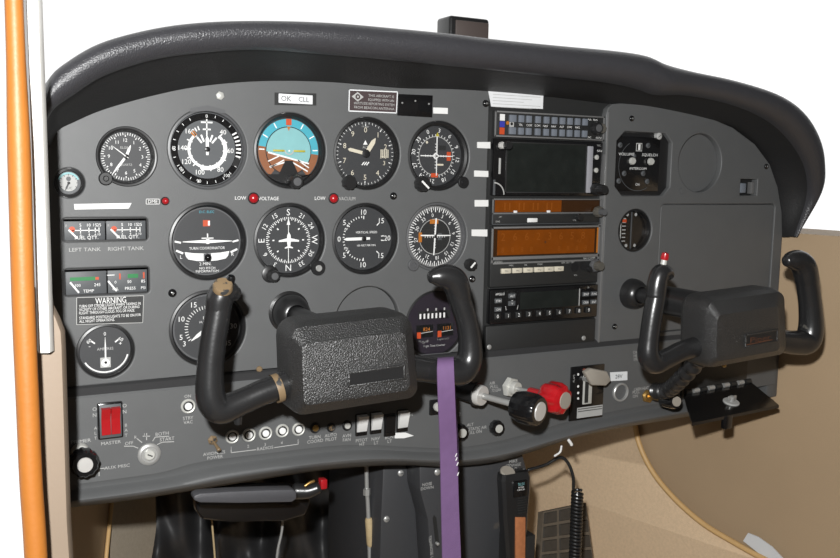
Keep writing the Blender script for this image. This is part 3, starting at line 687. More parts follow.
# ------------------------------------------------------------------ panel plates
STEP = [(58, 389), (130, 381), (200, 372.5), (280, 363), (380, 352), (484, 343)]
def zstep(x): return -.2345
top_px = [(40, 116), (52, 116), (66, 115), (84, 110), (105, 103), (155, 89), (202, 80), (262, 75), (330, 78), (400, 84), (450, 87), (480, 88.7)]
tp = [(p.x, p.z) for p in crom([at(x, y) for x, y in top_px], 4)]
ZS = at(65, 388).z
outl = tp + [(XR0 - .0066, tp[-1][1]), (XR0 - .0066, ZS), (tp[0][0], ZS)]
flight.plate(outl, HOLES, 0, .010, .0013, panelM)
FP = flight.build('flight_panel', IP)
# passenger side plate: raised slightly over the radio rack
YR = -.0045
def atr(px, py): return at(px, py, YR)
rp_px = [(603.5, 330), (604.8, 220), (606.5, 115), (608, 108.5), (612.5, 104), (622, 103), (650, 104.5), (676, 109), (706, 116), (733, 127.5), (755, 144), (770, 164), (778, 187), (782, 212), (782.5, 235)]
pp = [(atr(x, y).x, atr(x, y).z) for x, y in rp_px]
XE = pp[-1][0]; ZB = atr(600, 347).z
rout = [(pp[1][0], ZB)] + pp[1:] + [(XE, ZB)]
# items in that plate
def rcirc(px, py, R): p = atr(px, py); HOLES_R.append(circ(p.x, p.z, R)); return p
pb = rcirc(700.5, 163, .0385)
pg = rcirc(635.5, 230.5, .0275)
a_, c_ = atr(617.5, 131), atr(669.5, 196); IC = (a_.x, c_.z, c_.x, a_.z)
ch = .012
HOLES_R.append([(IC[0] + ch, IC[3]), (IC[2] - ch, IC[3]), (IC[2], IC[3] - ch), (IC[2], IC[1] + ch), (IC[2] - ch, IC[1]), (IC[0] + ch, IC[1]), (IC[0], IC[1] + ch), (IC[0], IC[3] - ch)][::-1])
a2, c2 = atr(741, 179), atr(757, 195.5); RK = (a2.x, c2.z, c2.x, a2.z); HOLES_R.append([(RK[0], RK[1]), (RK[2], RK[1]), (RK[2], RK[3]), (RK[0], RK[3])])
gl = atr(661.5, 204); gr = atr(775.5, 204); GB = rrect(gl.x, ZB + .012, gr.x, gl.z, .006); HOLES_R.append(GB)
passp.plate(rout, HOLES_R, YR, .012, .0014, panelM)
PPN = passp.build('passenger_panel', IP)
b = B(); b.plate(rrect(gl.x + .0012, ZB + .0132, gr.x - .0012, gl.z - .0012, .005), [], YR + .0018, .004, .0008, panelM); b.build('glovebox_door', IP)
b = B(); b.rbox(pp[1][0] - .0028, pp[1][0], ZB, atr(606.5, 112).z, YR - .0005, .006, edgeM, .0006); b.build('edge_strip', IP)
b = B(); b.lathe([(.0001, 0), (.0382, 0), (.0382, .004)], (pb.x, YR + .0085, pb.z), panelM, axis=(0, 1, 0), seg=48)
p = atr(682, 191); b.lathe([(.004, 0), (.004, .001), (.0001, .0012)], (p.x, YR, p.z), panelM, seg=18)
tag(b.build('blank_plug'), 'round blank cover in the passenger side panel above the glovebox', 'cover plate', 'blank instrument covers')
# right end post
b = B(); b.rbox(XE - .012, XE + .010, at(772, 396).z, ZB + .03, YR - .001, .03, panelM, .002); b.build('end_post', IP)
# radio rack back plate
b = B(); b.rbox(XR0 - .006, XR1 + .012, -.27, .085, .004, .010, rackM, 0)
b.build('radio_rack', IP)
# step and switch panel
YL = -.010
z1 = at(65, 398, YL).z; z0 = at(70, 483, YL).z
fold_px = [(44, 488.5), (62, 486), (130, 477), (165, 471.5), (200, 462), (270, 453), (330, 446), (370, 445), (410, 447), (450, 448), (490, 443), (530, 433), (570, 421), (620, 410), (680, 400), (745, 389), (775, 384)]
bot_px = [(44, 510), (66, 508), (130, 500.5), (193, 490.5), (250, 481.5), (320, 470.5), (375, 466), (410, 465.5), (445, 466.5), (490, 463), (530, 452.5), (570, 439), (620, 428), (680, 418), (745, 406), (775, 401)]
fold = crom([at(x, y, YL) for x, y in fold_px], 4); bot = crom([at(x, y, YL + .013) for x, y in bot_px], 4)
b = B()
rs = []
for p in fold:
    rs.append([Vector((p.x, .001, ZS + .001)), Vector((p.x, -.004, ZS - .001)), Vector((p.x, YL + .0015, z1)), Vector((p.x, YL, z1 - .002)), Vector((p.x, YL, (z1 + p.z) / 2)), p])
b.rings(rs, panelM, False, False, False)
for f_ in b.bm.faces:
    if f_.calc_center_median().z > z1 - .0005: f_.material_index = b.mi(panelB)
def lt(t, px, py, h=3.4, m=dimW, rot=0, wpx=None): ptext(b, t, px, py, h, m, rot, wpx, Y=YL, y=-.0006)
def ll(q, m=dimW, w=.0008):
    for (u, v) in zip(q, q[1:]):
        p0, p1 = at(*u, YL), at(*v, YL); b.line((p0.x, p0.z), (p1.x, p1.z), w, YL - .0006, m)
for i, ch_ in enumerate('ON'): lt(ch_, 94.5, 409 + i * 6, 3.6); lt(ch_, 124.5, 405.5 + i * 6, 3.6)
for i, ch_ in enumerate('ALT'): lt(ch_, 95.5, 428 + i * 5, 3); lt('BAT'[i], 126, 425 + i * 5, 3)
lt('MASTER', 111, 442.5, 3.2, wpx=17); lt('PRIMER', 81, 441, 3.4, wpx=17); lt('AUX MISC', 117, 466.5, 3.2, wpx=22); ll([(99, 476), (99, 468.5), (104.5, 468)])
lt('OFF', 129, 443, 3.2); ll([(124, 446), (133, 446), (138, 448)]); lt('R', 135.5, 437, 3); ll([(137, 438.5), (142, 442.5)]); lt('L', 145, 434.5, 3); ll([(142.5, 436), (150, 436)]); ll([(146.5, 433), (146.5, 440)])
lt('BOTH', 162, 433.5, 3.4); ll([(169, 436), (155, 437), (152.5, 441)]); lt('START', 167, 438.8, 3.4); ll([(174, 441.5), (162, 442), (157, 444.5)])
lt('ON', 187.5, 396, 3); lt('STBY', 188, 417.8, 3.2); lt('VAC', 188, 422, 3.2)
lt('AVIONICS', 214, 453, 3.2, wpx=20); lt('POWER', 215, 457, 3.2, wpx=14)
for i, x in enumerate((231, 248, 265, 281.5, 298)): lt(str(i + 1), x, 448 - i * 1.8, 3)
ll([(231, 449.5), (231, 452.5), (256, 449.5)]); lt('RADIOS', 265, 448, 3.2, wpx=15); ll([(274, 447.5), (298, 444), (298, 442)])
lt('TURN', 314.5, 437, 3.2); lt('COORD', 315, 441, 3.2); lt('AUTO', 330.5, 435, 3.2); lt('PILOT', 331, 439, 3.2); lt('AVN', 346.5, 435.5, 3.2); lt('FAN', 346.5, 439.5, 3.2)
lt('PITOT', 361.5, 440, 3.2); lt('HT', 362, 444, 3.2); lt('NAV', 375.5, 438.5, 3.2); lt('LT', 376, 442.5, 3.2); lt('BCN', 389, 437, 3.2); lt('LT', 389.5, 441, 3.2); lt('ON', 410, 415, 2.4)
lt('ALT', 470, 424.5, 3); lt('STATIC AIR', 477.5, 428, 3, wpx=19); lt('PULL ON', 474, 432, 3); lt('AIR', 492, 383, 3); lt('PULL', 494, 386.5, 3); lt('TO LEAN', 496, 390, 3, wpx=10); lt('2', 459.5, 414, 4)
lt('CABIN', 637, 352, 2.6); lt('HEAT', 637, 355.5, 2.6); lt('DEF', 636, 359, 2.6); lt('CABIN HEAT', 641, 388.5, 3, wpx=17); lt('PULL', 636, 392, 3); lt('ON', 635, 396, 3)
SW = b.build('switch_panel', IP, ang=30)
b = B(); rs = []
for p, q in zip(fold, bot):
    d = q - p
    def lp_(k, y): return Vector((p.x + d.x * k, YL - y, p.z + d.z * k))
    rs.append([p, lp_(.1, -.0012), lp_(.22, -.0015), lp_(.30, .003), lp_(.38, .0085), lp_(.46, .0105), lp_(.54, .0095), lp_(.66, .004), lp_(.84, -.005), q, q + Vector((0, .01, .001)), q + Vector((0, .04, .006)), q + Vector((0, .2, .03))])
b.rings(rs, panelM, False, False, False); b.build('bottom_lip', IP, ang=60)
# panel screws
scr = None
def screw(px, py, Y=0., r=.0042, m=glossB):
    global scr
    p = at(px, py, Y)
    if scr is None:
        b = B(); b.lathe([(.0042, 0), (.0040, .0012), (.0028, .0024), (.0001, .0028)], (0, 0, 0), glossB, seg=20)
        b.rbox(-.0014, .0014, -.0003, .0003, -.0031, -.0024, steelM, 0); b.rbox(-.0003, .0003, -.0014, .0014, -.0031, -.0024, steelM, 0)
        scr = b.build('screw', None); scr.parent = IP; o = scr
    else:
        o = scr.copy(); C.objects.link(o)
    o.location = Vector((p.x, Y - .0002, p.z)) - IP.location; o.scale = (r / .0042,) * 3
for q in ((485.5, 103.5), (393.3, 196), (172.3, 293), (472, 279)): screw(*q)
for q in ((631.5, 118.5), (766, 166.5), (614.5, 326.5)): screw(*q, Y=YR, r=.0038)

# ------------------------------------------------------------------ glareshield
GS = thing('glareshield', 'black padded grained glareshield curving over the whole panel', 'glareshield', (.34, 0, .08))
st = [((42, 98), (45, 124), (50, 148)), ((50, 78), (55, 108), (58, 131)), ((64, 64), (72, 96), (74, 117)), ((100, 43), (104, 76), (105, 104)), ((150, 29), (153, 60), (155, 90)), ((200, 22), (202, 53), (202, 81)), ((260, 20), (260, 50), (262, 76)), ((330, 22), (330, 55), (330, 79)), ((400, 28), (400, 61), (400, 85)), ((450, 33), (450, 66), (450, 88)), ((500, 39), (500, 71), (500, 91)), ((560, 45), (556, 77), (556, 96)), ((618, 50.5), (608, 83), (607, 100)), ((648, 55.5), (636, 89), (632, 102)), ((668, 64), (655, 95), (650, 104)), ((698, 71), (689, 95), (676, 109)), ((740, 80), (727, 102), (706, 116)), ((780, 93), (760, 114), (733, 127.5)), ((805, 110), (784, 130), (755, 144)), ((821, 134), (802, 152), (770, 164)), ((828, 160), (811, 174), (778, 187)), ((826, 190), (811, 200), (782, 209)), ((805, 237), (799, 237), (784, 237))]
YL_ = [-.085] * 16 + [-.084, -.08, -.073, -.063, -.052, -.038, -.024]
def vp(q, k): return (-58 + (q[0] + 58) * (1 - k), 160 + (q[1] - 160) * (1 - k))
tops = crom([at(*vp(s[0], .009 if s[0][0] > 690 else .006), Y) for s, Y in zip(st, YL_)], 6); lips = crom([at(*vp(s[1], .006 if s[0][0] > 690 else 0), Y + .004) for s, Y in zip(st, YL_)], 6); inn = crom([at(s[2][0], s[2][1] + (0 if s[2][0] < 60 or s[2][0] > 720 else 5 if s[2][0] < 280 else 3 if s[2][0] < 430 else 1 if s[2][0] < 600 else 3), -.0015) for s in st], 6)
roll = B(); under = B(); rs = []; us = []; dk = []
for i, (t, l, n_) in enumerate(zip(tops, lips, inn)):
    c = (t + l) / 2; u = (t - l) / 2; r = u.length; ring = []
    for k in range(13):
        a = PI * k / 12; ring.append(c - u * math.cos(a) + Vector((0, -1, 0)) * min(r, .02) * 1.1 * math.sin(a))
    ring += [t + Vector((0, .02, 0)) - u * .06, t + Vector((0, .06, 0)) - u * .25, t + Vector((0, .42, 0)) - u * (1.2 if i < 96 else .4)]
    rs.append(ring)
    m_ = (l + n_) / 2 + (t - l) * .08
    us.append([l + Vector((0, .0, 0)) + u * .05, l + Vector((0, .006, 0)) + (t - l) * .03, m_, n_, n_ + Vector((0, .006, 0))])
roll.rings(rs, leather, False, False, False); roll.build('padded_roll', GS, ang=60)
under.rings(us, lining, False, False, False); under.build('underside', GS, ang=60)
# box on top of the glareshield
p = at(466, 28, .10); s = msize(p)
root = thing('compass_housing', 'small dark box perched on top of the glareshield', 'housing', (p.x, .10, p.z - 10 * s))
b = B(); zt_ = p.z + 10 * s; b.box((p.x + 1 * s, .11, (zt_ + .070) / 2), (46 * s, .035, zt_ - .070), plastB, .004, 3); b.build('body', root)
b = B(); b.box((p.x + 2.5 * s, .0905, p.z - 3 * s), (38 * s, .003, 17 * s), mat('housing_face', (.07, .055, .05), .5), .001); b.build('front_face', root)

# ------------------------------------------------------------------ radios
def radio(name, label, z1, z0, yf=-.002, m=rackM, bev=.0012):
    cx = (XR0 + XR1) / 2
    root = thing(name, label, 'radio', (cx, 0, (z0 + z1) / 2)); b = B(); b.rbox(XR0, XR1, z0, z1, yf, .03, m, bev); b_ = b
    X = lambda u: XR0 + (XR1 - XR0) * u
    Z = lambda v: z1 + (z0 - z1) * v
    return root, b, X, Z, yf - .0004
def frame(b, X, Z, u0, v0, u1, v1, t, y, m):
    a, c, d, e = X(u0), X(u1), Z(v0), Z(v1)
    for q in ((a, c, d - t, d), (a, c, e, e + t), (a, a + t, e, d), (c - t, c, e, d)): b.rbox(*q, y - .0012, y + .0006, m, .0002)
# audio panel
root, b, X, Z, y = radio('audio_panel', 'topmost radio with two rows of small square buttons and coloured blocks', .0539, .0242)
frame(b, X, Z, 0, 0, 1, 1, .0018, y, edgeM)
for v0, v1, m in ((.12, .37, whiteM), (.4, .62, blueM), (.64, .9, redFl)): b.rect(X(.042), Z(v1), X(.085), Z(v0), y - .0003, m)
for k, t in enumerate(('TEL', 'COM', 'COM', 'NAV', 'NAV', 'ADF', 'DME', 'MKR')): b.text(t, X(.225 + k * .074), Z(.5), .0024, y - .0003, whiteM, wmax=.009)
b.text('PHN', X(.91), Z(.16), .0022, y - .0003, whiteM); b.text('SPKR', X(.85), Z(.16), .0022, y - .0003, whiteM); b.text('MIC', X(.86), Z(.88), .0022, y - .0003, whiteM); b.text('AUTO', X(.95), Z(.88), .0022, y - .0003, whiteM)
b.disc(X(.11), Z(.45), .0022, y - .0003, orangeF, 12); b.rect(X(.125), Z(.6), X(.165), Z(.35), y - .0003, dimW); b.disc(X(.145), Z(.48), .0018, y - .0005, caseM, 10)
b.build('body', root)
for row in (.27, .75):
    for k, u in enumerate((.15, .225, .292, .373, .45, .523, .596, .666, .737, .808)):
        w = .058 if k == 0 else .046; bb = B(); bb.rbox(X(u - w / 2), X(u + w / 2), Z(row + .14), Z(row - .14), y - .0025, y + .0006, btnG, .0006); bb.build('button', root)
knob(root, 'volume_knob', X(.905), Z(.5), .0075, .009, plastB, y0=y, capm=bezM); knob(root, 'selector_knob', X(.955), Z(.5), .0062, .007, knobG, y0=y)
# navigation display
root, b, X, Z, y = radio('navigation_display', 'big unlit dark screen unit with round knob, second in the radio stack', .0224, -.0440, m=glossB)
frame(b, X, Z, .105, .05, .84, .95, .0014, y, rackM); b.rect(X(.115), Z(.93), X(.83), Z(.07), y - .0004, screenM)
b.text('MSG', X(.955), Z(.06), .002, y - .0003, dimW); b.text('NAV', X(.965), Z(.16), .0028, y - .0003, whiteM)
b.arc(X(.01), Z(.98), .013, .0145, 0, 90, y - .0004, dimW, 12); b.rect(X(0.0), Z(.99), X(.02), Z(.72), y - .0003, faceG)
b.build('body', root)
bb = B(); bb.rbox(X(.845), X(.895), Z(.94), Z(.08), y - .002, y + .0006, mat('key_strip', (.25, .25, .27), .5), .0005); bb.build('key_strip', root)
bb = B(); bb.rbox(X(.045), X(.062), Z(.62), Z(.34), y - .0006, y + .0004, dimW, .0004); bb.build('card_slot', root)
knob(root, 'small_knob', X(.055), Z(.12), .0042, .006, chromeM, y0=y); knob(root, 'power_knob', X(.085), Z(.12), .005, .012, plastB, y0=y)
kb = knob(root, 'tuning_knob', X(.925), Z(.87), .0078, .010, plastB, y0=y); knob(kb, 'inner_knob', X(.925), Z(.87), .0058, .022, plastB, y0=y)
for v in (.28, .52):
    bb = B(); bb.lathe([(.003, 0), (.003, .0016), (.002, .002), (.0001, .002)], (X(.935), y, Z(v)), whMet, seg=16); bb.build('button', root)
# narrow amber radio
root, b, X, Z, y = radio('navigation_radio', 'slim radio with narrow amber display between two taller units', -.0474, -.0780)
frame(b, X, Z, 0, 0, 1, .58, .0012, y, edgeM); b.rect(X(.62), Z(.52), X(.985), Z(.06), y - .0002, amberD); b.rect(X(.02), Z(.52), X(.62), Z(.06), y - .0002, amberM); frame(b, X, Z, 0, .58, 1, 1, .0008, y, faceG)
for k in range(13): b.rect(X(.06 + k * .042), Z(.44), X(.06 + k * .042 + .012), Z(.16), y - .0004, amberH if k % 3 else amberM)
for u in (.2, .5): b.rbox(X(u - .015), X(u + .015), Z(.55), Z(.46), y - .0012, y, whiteM, .0003)
b.rbox(X(.31), X(.4), Z(.92), Z(.76), y - .001, y, whiteM, .0003); b.text('OFF', X(.07), Z(.7), .0016, y - .0003, dimW); b.text('VOL', X(.75), Z(.86), .0018, y - .0003, dimW); b.text('DME', X(.05), Z(.88), .002, y - .0003, dimW)
b.build('body', root)
kb = knob(root, 'tuning_knob', X(.955), Z(.52), .0068, .010, knobG, y0=y); knob(kb, 'inner_knob', X(.955), Z(.52), .0045, .017, bezM, y0=y); knob(root, 'small_knob', X(.78), Z(.74), .0045, .007, plastB, y0=y)
# wide amber radio
root, b, X, Z, y = radio('communication_radio', 'radio with wide amber display above six cream buttons', -.0804, -.1522)
frame(b, X, Z, 0, 0, 1, .62, .0022, y, edgeM); b.rect(X(.015), Z(.49), X(.985), Z(.03), y - .0002, amberD); b.rect(X(.05), Z(.47), X(.95), Z(.06), y - .0004, amberM); b.rbox(X(0), X(1), Z(.55), Z(.5), y - .0012, y + .0005, edgeM, .0002)
b.rect(X(.97), Z(.48), X(.985), Z(.04), y - .0005, orangeF)
for k in range(8): b.text(random.choice('0235688'), X(.1 + k * .105), Z(.17), .009, y - .0006, amberH)
for k in range(10):
    if k not in (4, 5): b.text('8', X(.1 + k * .085), Z(.385), .006, y - .0006, amberH)
b.text('AZ', X(.8), Z(.26), .004, y - .0006, amberH); b.disc(X(.48), Z(.27), .0012, y - .0007, rackM, 10)
b.text('AUDIO', X(.06), Z(.58), .0024, y - .0014, dimW); b.text('NAV/COMM', X(.9), Z(.57), .0024, y - .0014, dimW)
for k, t in enumerate(('FREQ', 'SQL', 'MODE')): b.text(t, X(.18 + k * .13), Z(.645), .0018, y - .0003, dimW)
b.text('USER  DIST  TEST', X(.7), Z(.635), .0018, y - .0003, dimW); b.disc(X(.77), Z(.72), .006, y - .0003, caseM, 24); b.disc(X(.85), Z(.70), .0055, y - .0003, caseM, 24); b.text('VOL', X(.78), Z(.86), .0018, y - .0003, dimW)
b.build('body', root)
for u in (.129, .227, .325, .424, .518, .612):
    bb = B(); bb.rbox(X(u - .041), X(u + .041), Z(.775), Z(.69), y - .003, y + .0006, creamM, .0007); bb.text('FRQ', X(u), Z(.732), .0018, y - .0033, faceG); bb.build('button', root)
kb = knob(root, 'tuning_knob', X(.955), Z(.70), .0082, .007, bezM, y0=y); knob(kb, 'inner_knob', X(.955), Z(.70), .0060, .015, knobG, y0=y)
knob(root, 'small_knob', X(.9), Z(.76), .0035, .006, plastB, y0=y)
# transponder
root, b, X, Z, y = radio('transponder', 'black transponder with numbered key row, lowest unit in the radio stack', -.1549, -.1962, yf=-.004, m=glossB)
b.rect(X(.26), Z(.62), X(.80), Z(.12), y - .0002, screenM); b.rbox(X(.812), X(.818), Z(.62), Z(.1), y - .0006, y, dimW, 0)
b.text('APOLLO', X(.08), Z(.13), .0028, y - .0003, whiteM, w=.013); b.text('ID', X(.9), Z(.08), .002, y - .0003, dimW)
for u, v in ((.19, .32), (.135, .55), (.24, .55)): b.text('/' if u > .2 else ('\\' if u < .15 else '-'), X(u), Z(v), .0048, y - .0004, whiteM)
b.build('body', root)
for u, v, t in ((.065, .32, 'STBY'), (.065, .57, 'ON'), (.185, .2, 'ALT'), (.185, .42, 'V'), (.875, .28, 'IDNT'), (.955, .28, 'FUNC'), (.875, .53, 'CRSR'), (.955, .53, 'ENT')):
    bb = B(); bb.rbox(X(u - .03), X(u + .03), Z(v + .07), Z(v - .07), y - .0016, y + .0006, faceG, .0006); bb.text(t, X(u), Z(v), .0026, y - .0019, whiteM, wmax=.008); bb.build('button', root)
for k in range(10):
    u = .06 + k * .094; bb = B(); bb.rbox(X(u - .025), X(u + .025), Z(.86), Z(.68), y - .0016, y + .0006, rackM, .0006); bb.text(str(k), X(u), Z(.77), .0042, y - .0019, whiteM); bb.build('button', root)
# blank plate below
b = B(); zb = at(540, 362).z
b.rbox(XR0 - .004, XR1 - .001, -.2335, -.1985, -.003, .004, rackM, .001); o = tag(b.build('blank_cover'), 'black blank plate filling the lowest slot under the transponder', 'cover plate')
for q in ((583.5, 338), (489, 347)):
    p = at(*q, -.003); bb = B(); bb.lathe([(.003, 0), (.003, .0008), (.002, .0014), (.0001, .0014)], (p.x, -.003, p.z), steelM, seg=16); bb.build('screw', o)

# ------------------------------------------------------------------ passenger side fittings
y = YR + .002
cx, cz = (IC[0] + IC[2]) / 2, (IC[1] + IC[3]) / 2; w = IC[2] - IC[0]; h = IC[3] - IC[1]
root = thing('intercom_panel', 'square black intercom plate with two pale knobs and screws', 'intercom', (cx, YR, cz))
b = B(); b.prism([(IC[0] + .001, IC[1] + .001), (IC[0] + .001, IC[3] - .001), (IC[2] - .001, IC[3] - .001), (IC[2] - .001, IC[1] + .001)], y + .004, y + .012, caseM)
fx1 = IC[0] + w * .80
b.rbox(IC[0] + .002, fx1, IC[1] + .006, IC[3] - .006, y, y + .006, glossB, .001)
fc = (IC[0] + .002 + fx1) / 2; b.arc(fc, cz - .002, .0315, .0322, 150, 330, y - .0004, faceG, 24)
b.text('VOLUME', fc - w * .22, cz + h * .15, .0034, y - .0005, whiteM, w=w * .28); b.text('SQUELCH', fc + w * .2, cz + h * .15, .0034, y - .0005, whiteM, w=w * .28); b.text('INTERCOM', fc, cz - h * .07, .003, y - .0005, whiteM, w=w * .3); b.text('ON', fc, cz - h * .32, .003, y - .0005, whiteM)
b.rect(fc - .005, cz + h * .2, fc + .005, cz + h * .33, y - .0004, dimW); b.rect(fc - .004, cz + h * .215, fc + .004, cz + h * .315, y - .0006, glossB); b.rect(fc - .0018, cz + h * .22, fc + .0018, cz + h * .31, y - .0008, whiteM)
b.build('plate', root)
for q in ((621, 145), (649, 145.5), (619.5, 181), (648, 181.5), (625, 173.5), (644, 173.5), (660, 136), (635.5, 156)):
    p = at(*q, YR); rr = .0045 if q[0] == 660 else (.0022 if q[0] == 635.5 else .0034)
    bb = B(); bb.lathe([(rr, -.006), (rr, .001), (rr * .6, .0018), (.0001, .0018)], (p.x, y, p.z), dimW if rr > .004 else faceG, seg=18); bb.line((p.x - rr * .6, p.z - rr * .4), (p.x + rr * .6, p.z + rr * .4), .0007, y - .0021, rackM); bb.build('screw', root)
for q in ((632, 161), (650.5, 161.5)):
    p = at(*q, YR); knob(root, 'knob', p.x, p.z, .0046, .005, whMet, y0=y)
# oval-looking round gauge
root = thing('engine_gauge', 'round dark gauge split by vertical bar under the intercom', 'gauge', (pg.x, YR, pg.z))
b = B(); R_ = .0272
b.lathe([(R_, .04), (R_, .002), (R_ - .002, .0015), (R_ - .003, .010)], (pg.x, YR, pg.z), caseM, axis=(0, 1, 0), seg=40, caps=False); b.build('case', root)
f = B(); yf = YR + .009; f.lathe([(R_ - .002, .004), (R_ - .002, 0), (.0001, 0)], (pg.x, yf + .004, pg.z), glossB, seg=40)
f.rect(pg.x - .0012, pg.z - .024, pg.x + .0012, pg.z + .024, yf - .0005, faceG)
for k in range(7): f.line((pg.x - .015, pg.z - .014 + k * .0048), (pg.x - .009, pg.z - .014 + k * .0048), .0012, yf - .0004, dimW)
f.rect(pg.x - .015, pg.z + .010, pg.x - .008, pg.z + .014, yf - .0005, redFl); f.rect(pg.x - .018, pg.z - .018, pg.x - .0165, pg.z + .014, yf - .0004, dimW)
for s_ in (-1, 1):
    for t_ in (-1, 1): f.disc(pg.x + s_ * .007, pg.z + t_ * .020, .0022, yf - .0004, dimW, 12)
f.build('dial_face', root); g = B(); g.disc(pg.x, pg.z, R_ - .0018, YR + .004, glassM, 40); g.build('glass', root)
# rocker cutout at far right
root = thing('panel_switch', 'grey rocker in a small square cutout near the panel corner', 'switch', ((RK[0] + RK[2]) / 2, YR, (RK[1] + RK[3]) / 2))
b = B(); b.rbox(RK[0], RK[2], RK[1], RK[3], YR + .012, YR + .02, caseM, 0); b.build('housing', root)
b = B(); b.box((RK[0] + .009, YR + .008, RK[1] + .010), (.012, .010, .014), btnG, .002); b.build('rocker', root)
b = B(); b.rbox(RK[2] - .007, RK[2] - .001, RK[1] + .002, RK[3] - .004, YR + .004, YR + .012, mat('clip_grey', (.1, .1, .1), .5), .001); b.build('clip', root)

# ------------------------------------------------------------------ lower panel controls
# master rocker
c = at(110, 420, YL); root = thing('master_switch', 'red split rocker master switch in black frame', 'switch', (c.x, YL, c.z)); s = msize(c)
hw, hh = 12.2 * s, 18.6 * s
b = B(); b.rbox(c.x - hw, c.x + hw, c.z - hh, c.z + hh, YL - .0035, YL + .01, glossB, .0016); b.build('frame', root)
b = B(); b.rbox(c.x - hw + .0016, c.x + hw - .0016, c.z - hh + .0016, c.z + hh - .0016, YL - .0042, YL - .003, faceG, .0006); b.build('inner_frame', root)
for s_ in (-1, 1):
    b = B(); xx = c.x + s_ * (hw - .0028) / 2; ww = hw - .0034
    zt, zm, zb_ = c.z + hh - .004, c.z + hh * .18, c.z - hh + .0052
    prof = [(YL - .003, zt), (YL - .0085, zt - .001), (YL - .0055, zm), (YL - .0050, zm - .002), (YL - .0062, zb_), (YL - .003, zb_ - .001)]
    b.rings([[Vector((xx + e * ww / 2, q[0], q[1])) for q in prof] for e in (-1, 1)], redSw); b.build('rocker', root)
# ignition
c = at(149, 454, YL); root = thing('ignition_switch', 'round metal key switch below OFF BOTH START lettering', 'switch', (c.x, YL, c.z))
b = B(); b.lathe([(.0112, -.002), (.0112, .0015), (.0102, .0026), (.0082, .003), (.0078, .0022), (.0001, .0022)], (c.x, YL, c.z), steelM, seg=36); b.build('bezel', root)
b = B(); b.lathe([(.0052, .002), (.0052, .0042), (.0044, .005), (.0001, .005)], (c.x, YL, c.z), whMet, seg=28); b.line((c.x - .0024, c.z + .0012), (c.x + .0024, c.z - .0012), .0012, YL - .0054, rackM); b.build('lock_barrel', root)
# primer knob
c = at(83.5, 461.5, YL - .02); root = thing('primer_knob', 'black fluted primer knob with silver face', 'knob', (c.x, YL, c.z))
b = B(); b.lathe([(.005, 0), (.005, .022)], (c.x, YL, c.z), steelM, seg=20); b.lathe([(.0085, 0), (.0085, .006), (.0075, .008)], (c.x - .0005, YL, c.z + .004), whMet, seg=24); b.build('shaft', root)
b = B(); b.lathe([(.009, .014), (.0128, .017), (.0128, .028), (.011, .031), (.0001, .031)], (c.x, YL, c.z), glossB, seg=48, flute=1, fa=.03); b.build('grip', root)
b = B(); b.lathe([(.0072, .0308), (.0068, .0322), (.0001, .0324)], (c.x, YL, c.z), chromeM, seg=28); b.build('face_disc', root)
# round push switches
proto = None
def push(px, py, label, group, scale=1.):
    global proto
    p = at(px, py, YL)
    if proto is None:
        r = thing('push_switch', label, 'switch', (0, 0, 0), group)
        b = B(); b.lathe([(.0072, -.001), (.0072, .0012), (.0064, .002), (.0052, .0016), (.0052, .0003)], (0, 0, 0), whMet, seg=32, caps=False); b.build('ring', r)
        b = B(); b.lathe([(.0052, 0), (.0050, .0004), (.0044, .0006)], (0, 0, 0), caseM, seg=28); b.build('collar', r)
        b = B(); b.lathe([(.0036, 0), (.0036, .0024), (.003, .003), (.0001, .003)], (0, 0, 0), whiteM, seg=24); b.build('button', r)
        proto = r; r.location = (p.x, YL - .0003, p.z); r.scale = (scale,) * 3; return r
    r = copy_tree(proto, (p.x, YL - .0003, p.z), None, label); r['group'] = group; r.scale = (scale,) * 3; return r
push(188, 406, 'round white ringed button between the words ON and STBY VAC', 'round push switches', 1.02)
for i, (x, yy) in enumerate(((232, 436.5), (248.7, 434.8), (265.3, 433), (282, 430.5), (298.3, 429))):
    push(x, yy, 'round ringed push switch above the numeral %d of the radios row' % (i + 1), 'round push switches', 1.0)
for (x, yy, lab, m, rr) in ((315, 427.8, 'small brass button above TURN COORD', brassM, .0035), (331, 427.5, 'small dark button above AUTO PILOT', wornM, .003), (347, 425.5, 'small white tipped button above AVN FAN', whMet, .0034)):
    p = at(x, yy, YL); r = thing('breaker_button', lab, 'button', (p.x, YL, p.z), 'small breaker buttons')
    b = B(); b.lathe([(rr * 1.7, -.001), (rr * 1.7, .001), (rr * 1.4, .0018), (rr * 1.1, .0015)], (p.x, YL, p.z), caseM, seg=24, caps=False); b.build('collar', r)
    b = B(); b.lathe([(rr, -.001), (rr, .0025), (rr * .8, .0032), (.0001, .0032)], (p.x, YL, p.z), m, seg=20); b.build('button', r)
p = at(212.5, 440, YL); r = thing('toggle_switch', 'brass toggle switch above AVIONICS POWER lettering', 'switch', (p.x, YL, p.z))
b = B(); b.lathe([(.0052, -.001), (.0052, .0012), (.0042, .002), (.0026, .0032), (.0001, .0032)], (p.x, YL, p.z), wornM, seg=6); b.build('nut', r)
b = B(); b.tube([Vector((p.x, YL - .002, p.z)), Vector((p.x + .0015, YL - .010, p.z - .004)), Vector((p.x + .0025, YL - .015, p.z - .0065))], [.0011, .0016, .0022], wornM, 14, 3); b.build('lever', r)
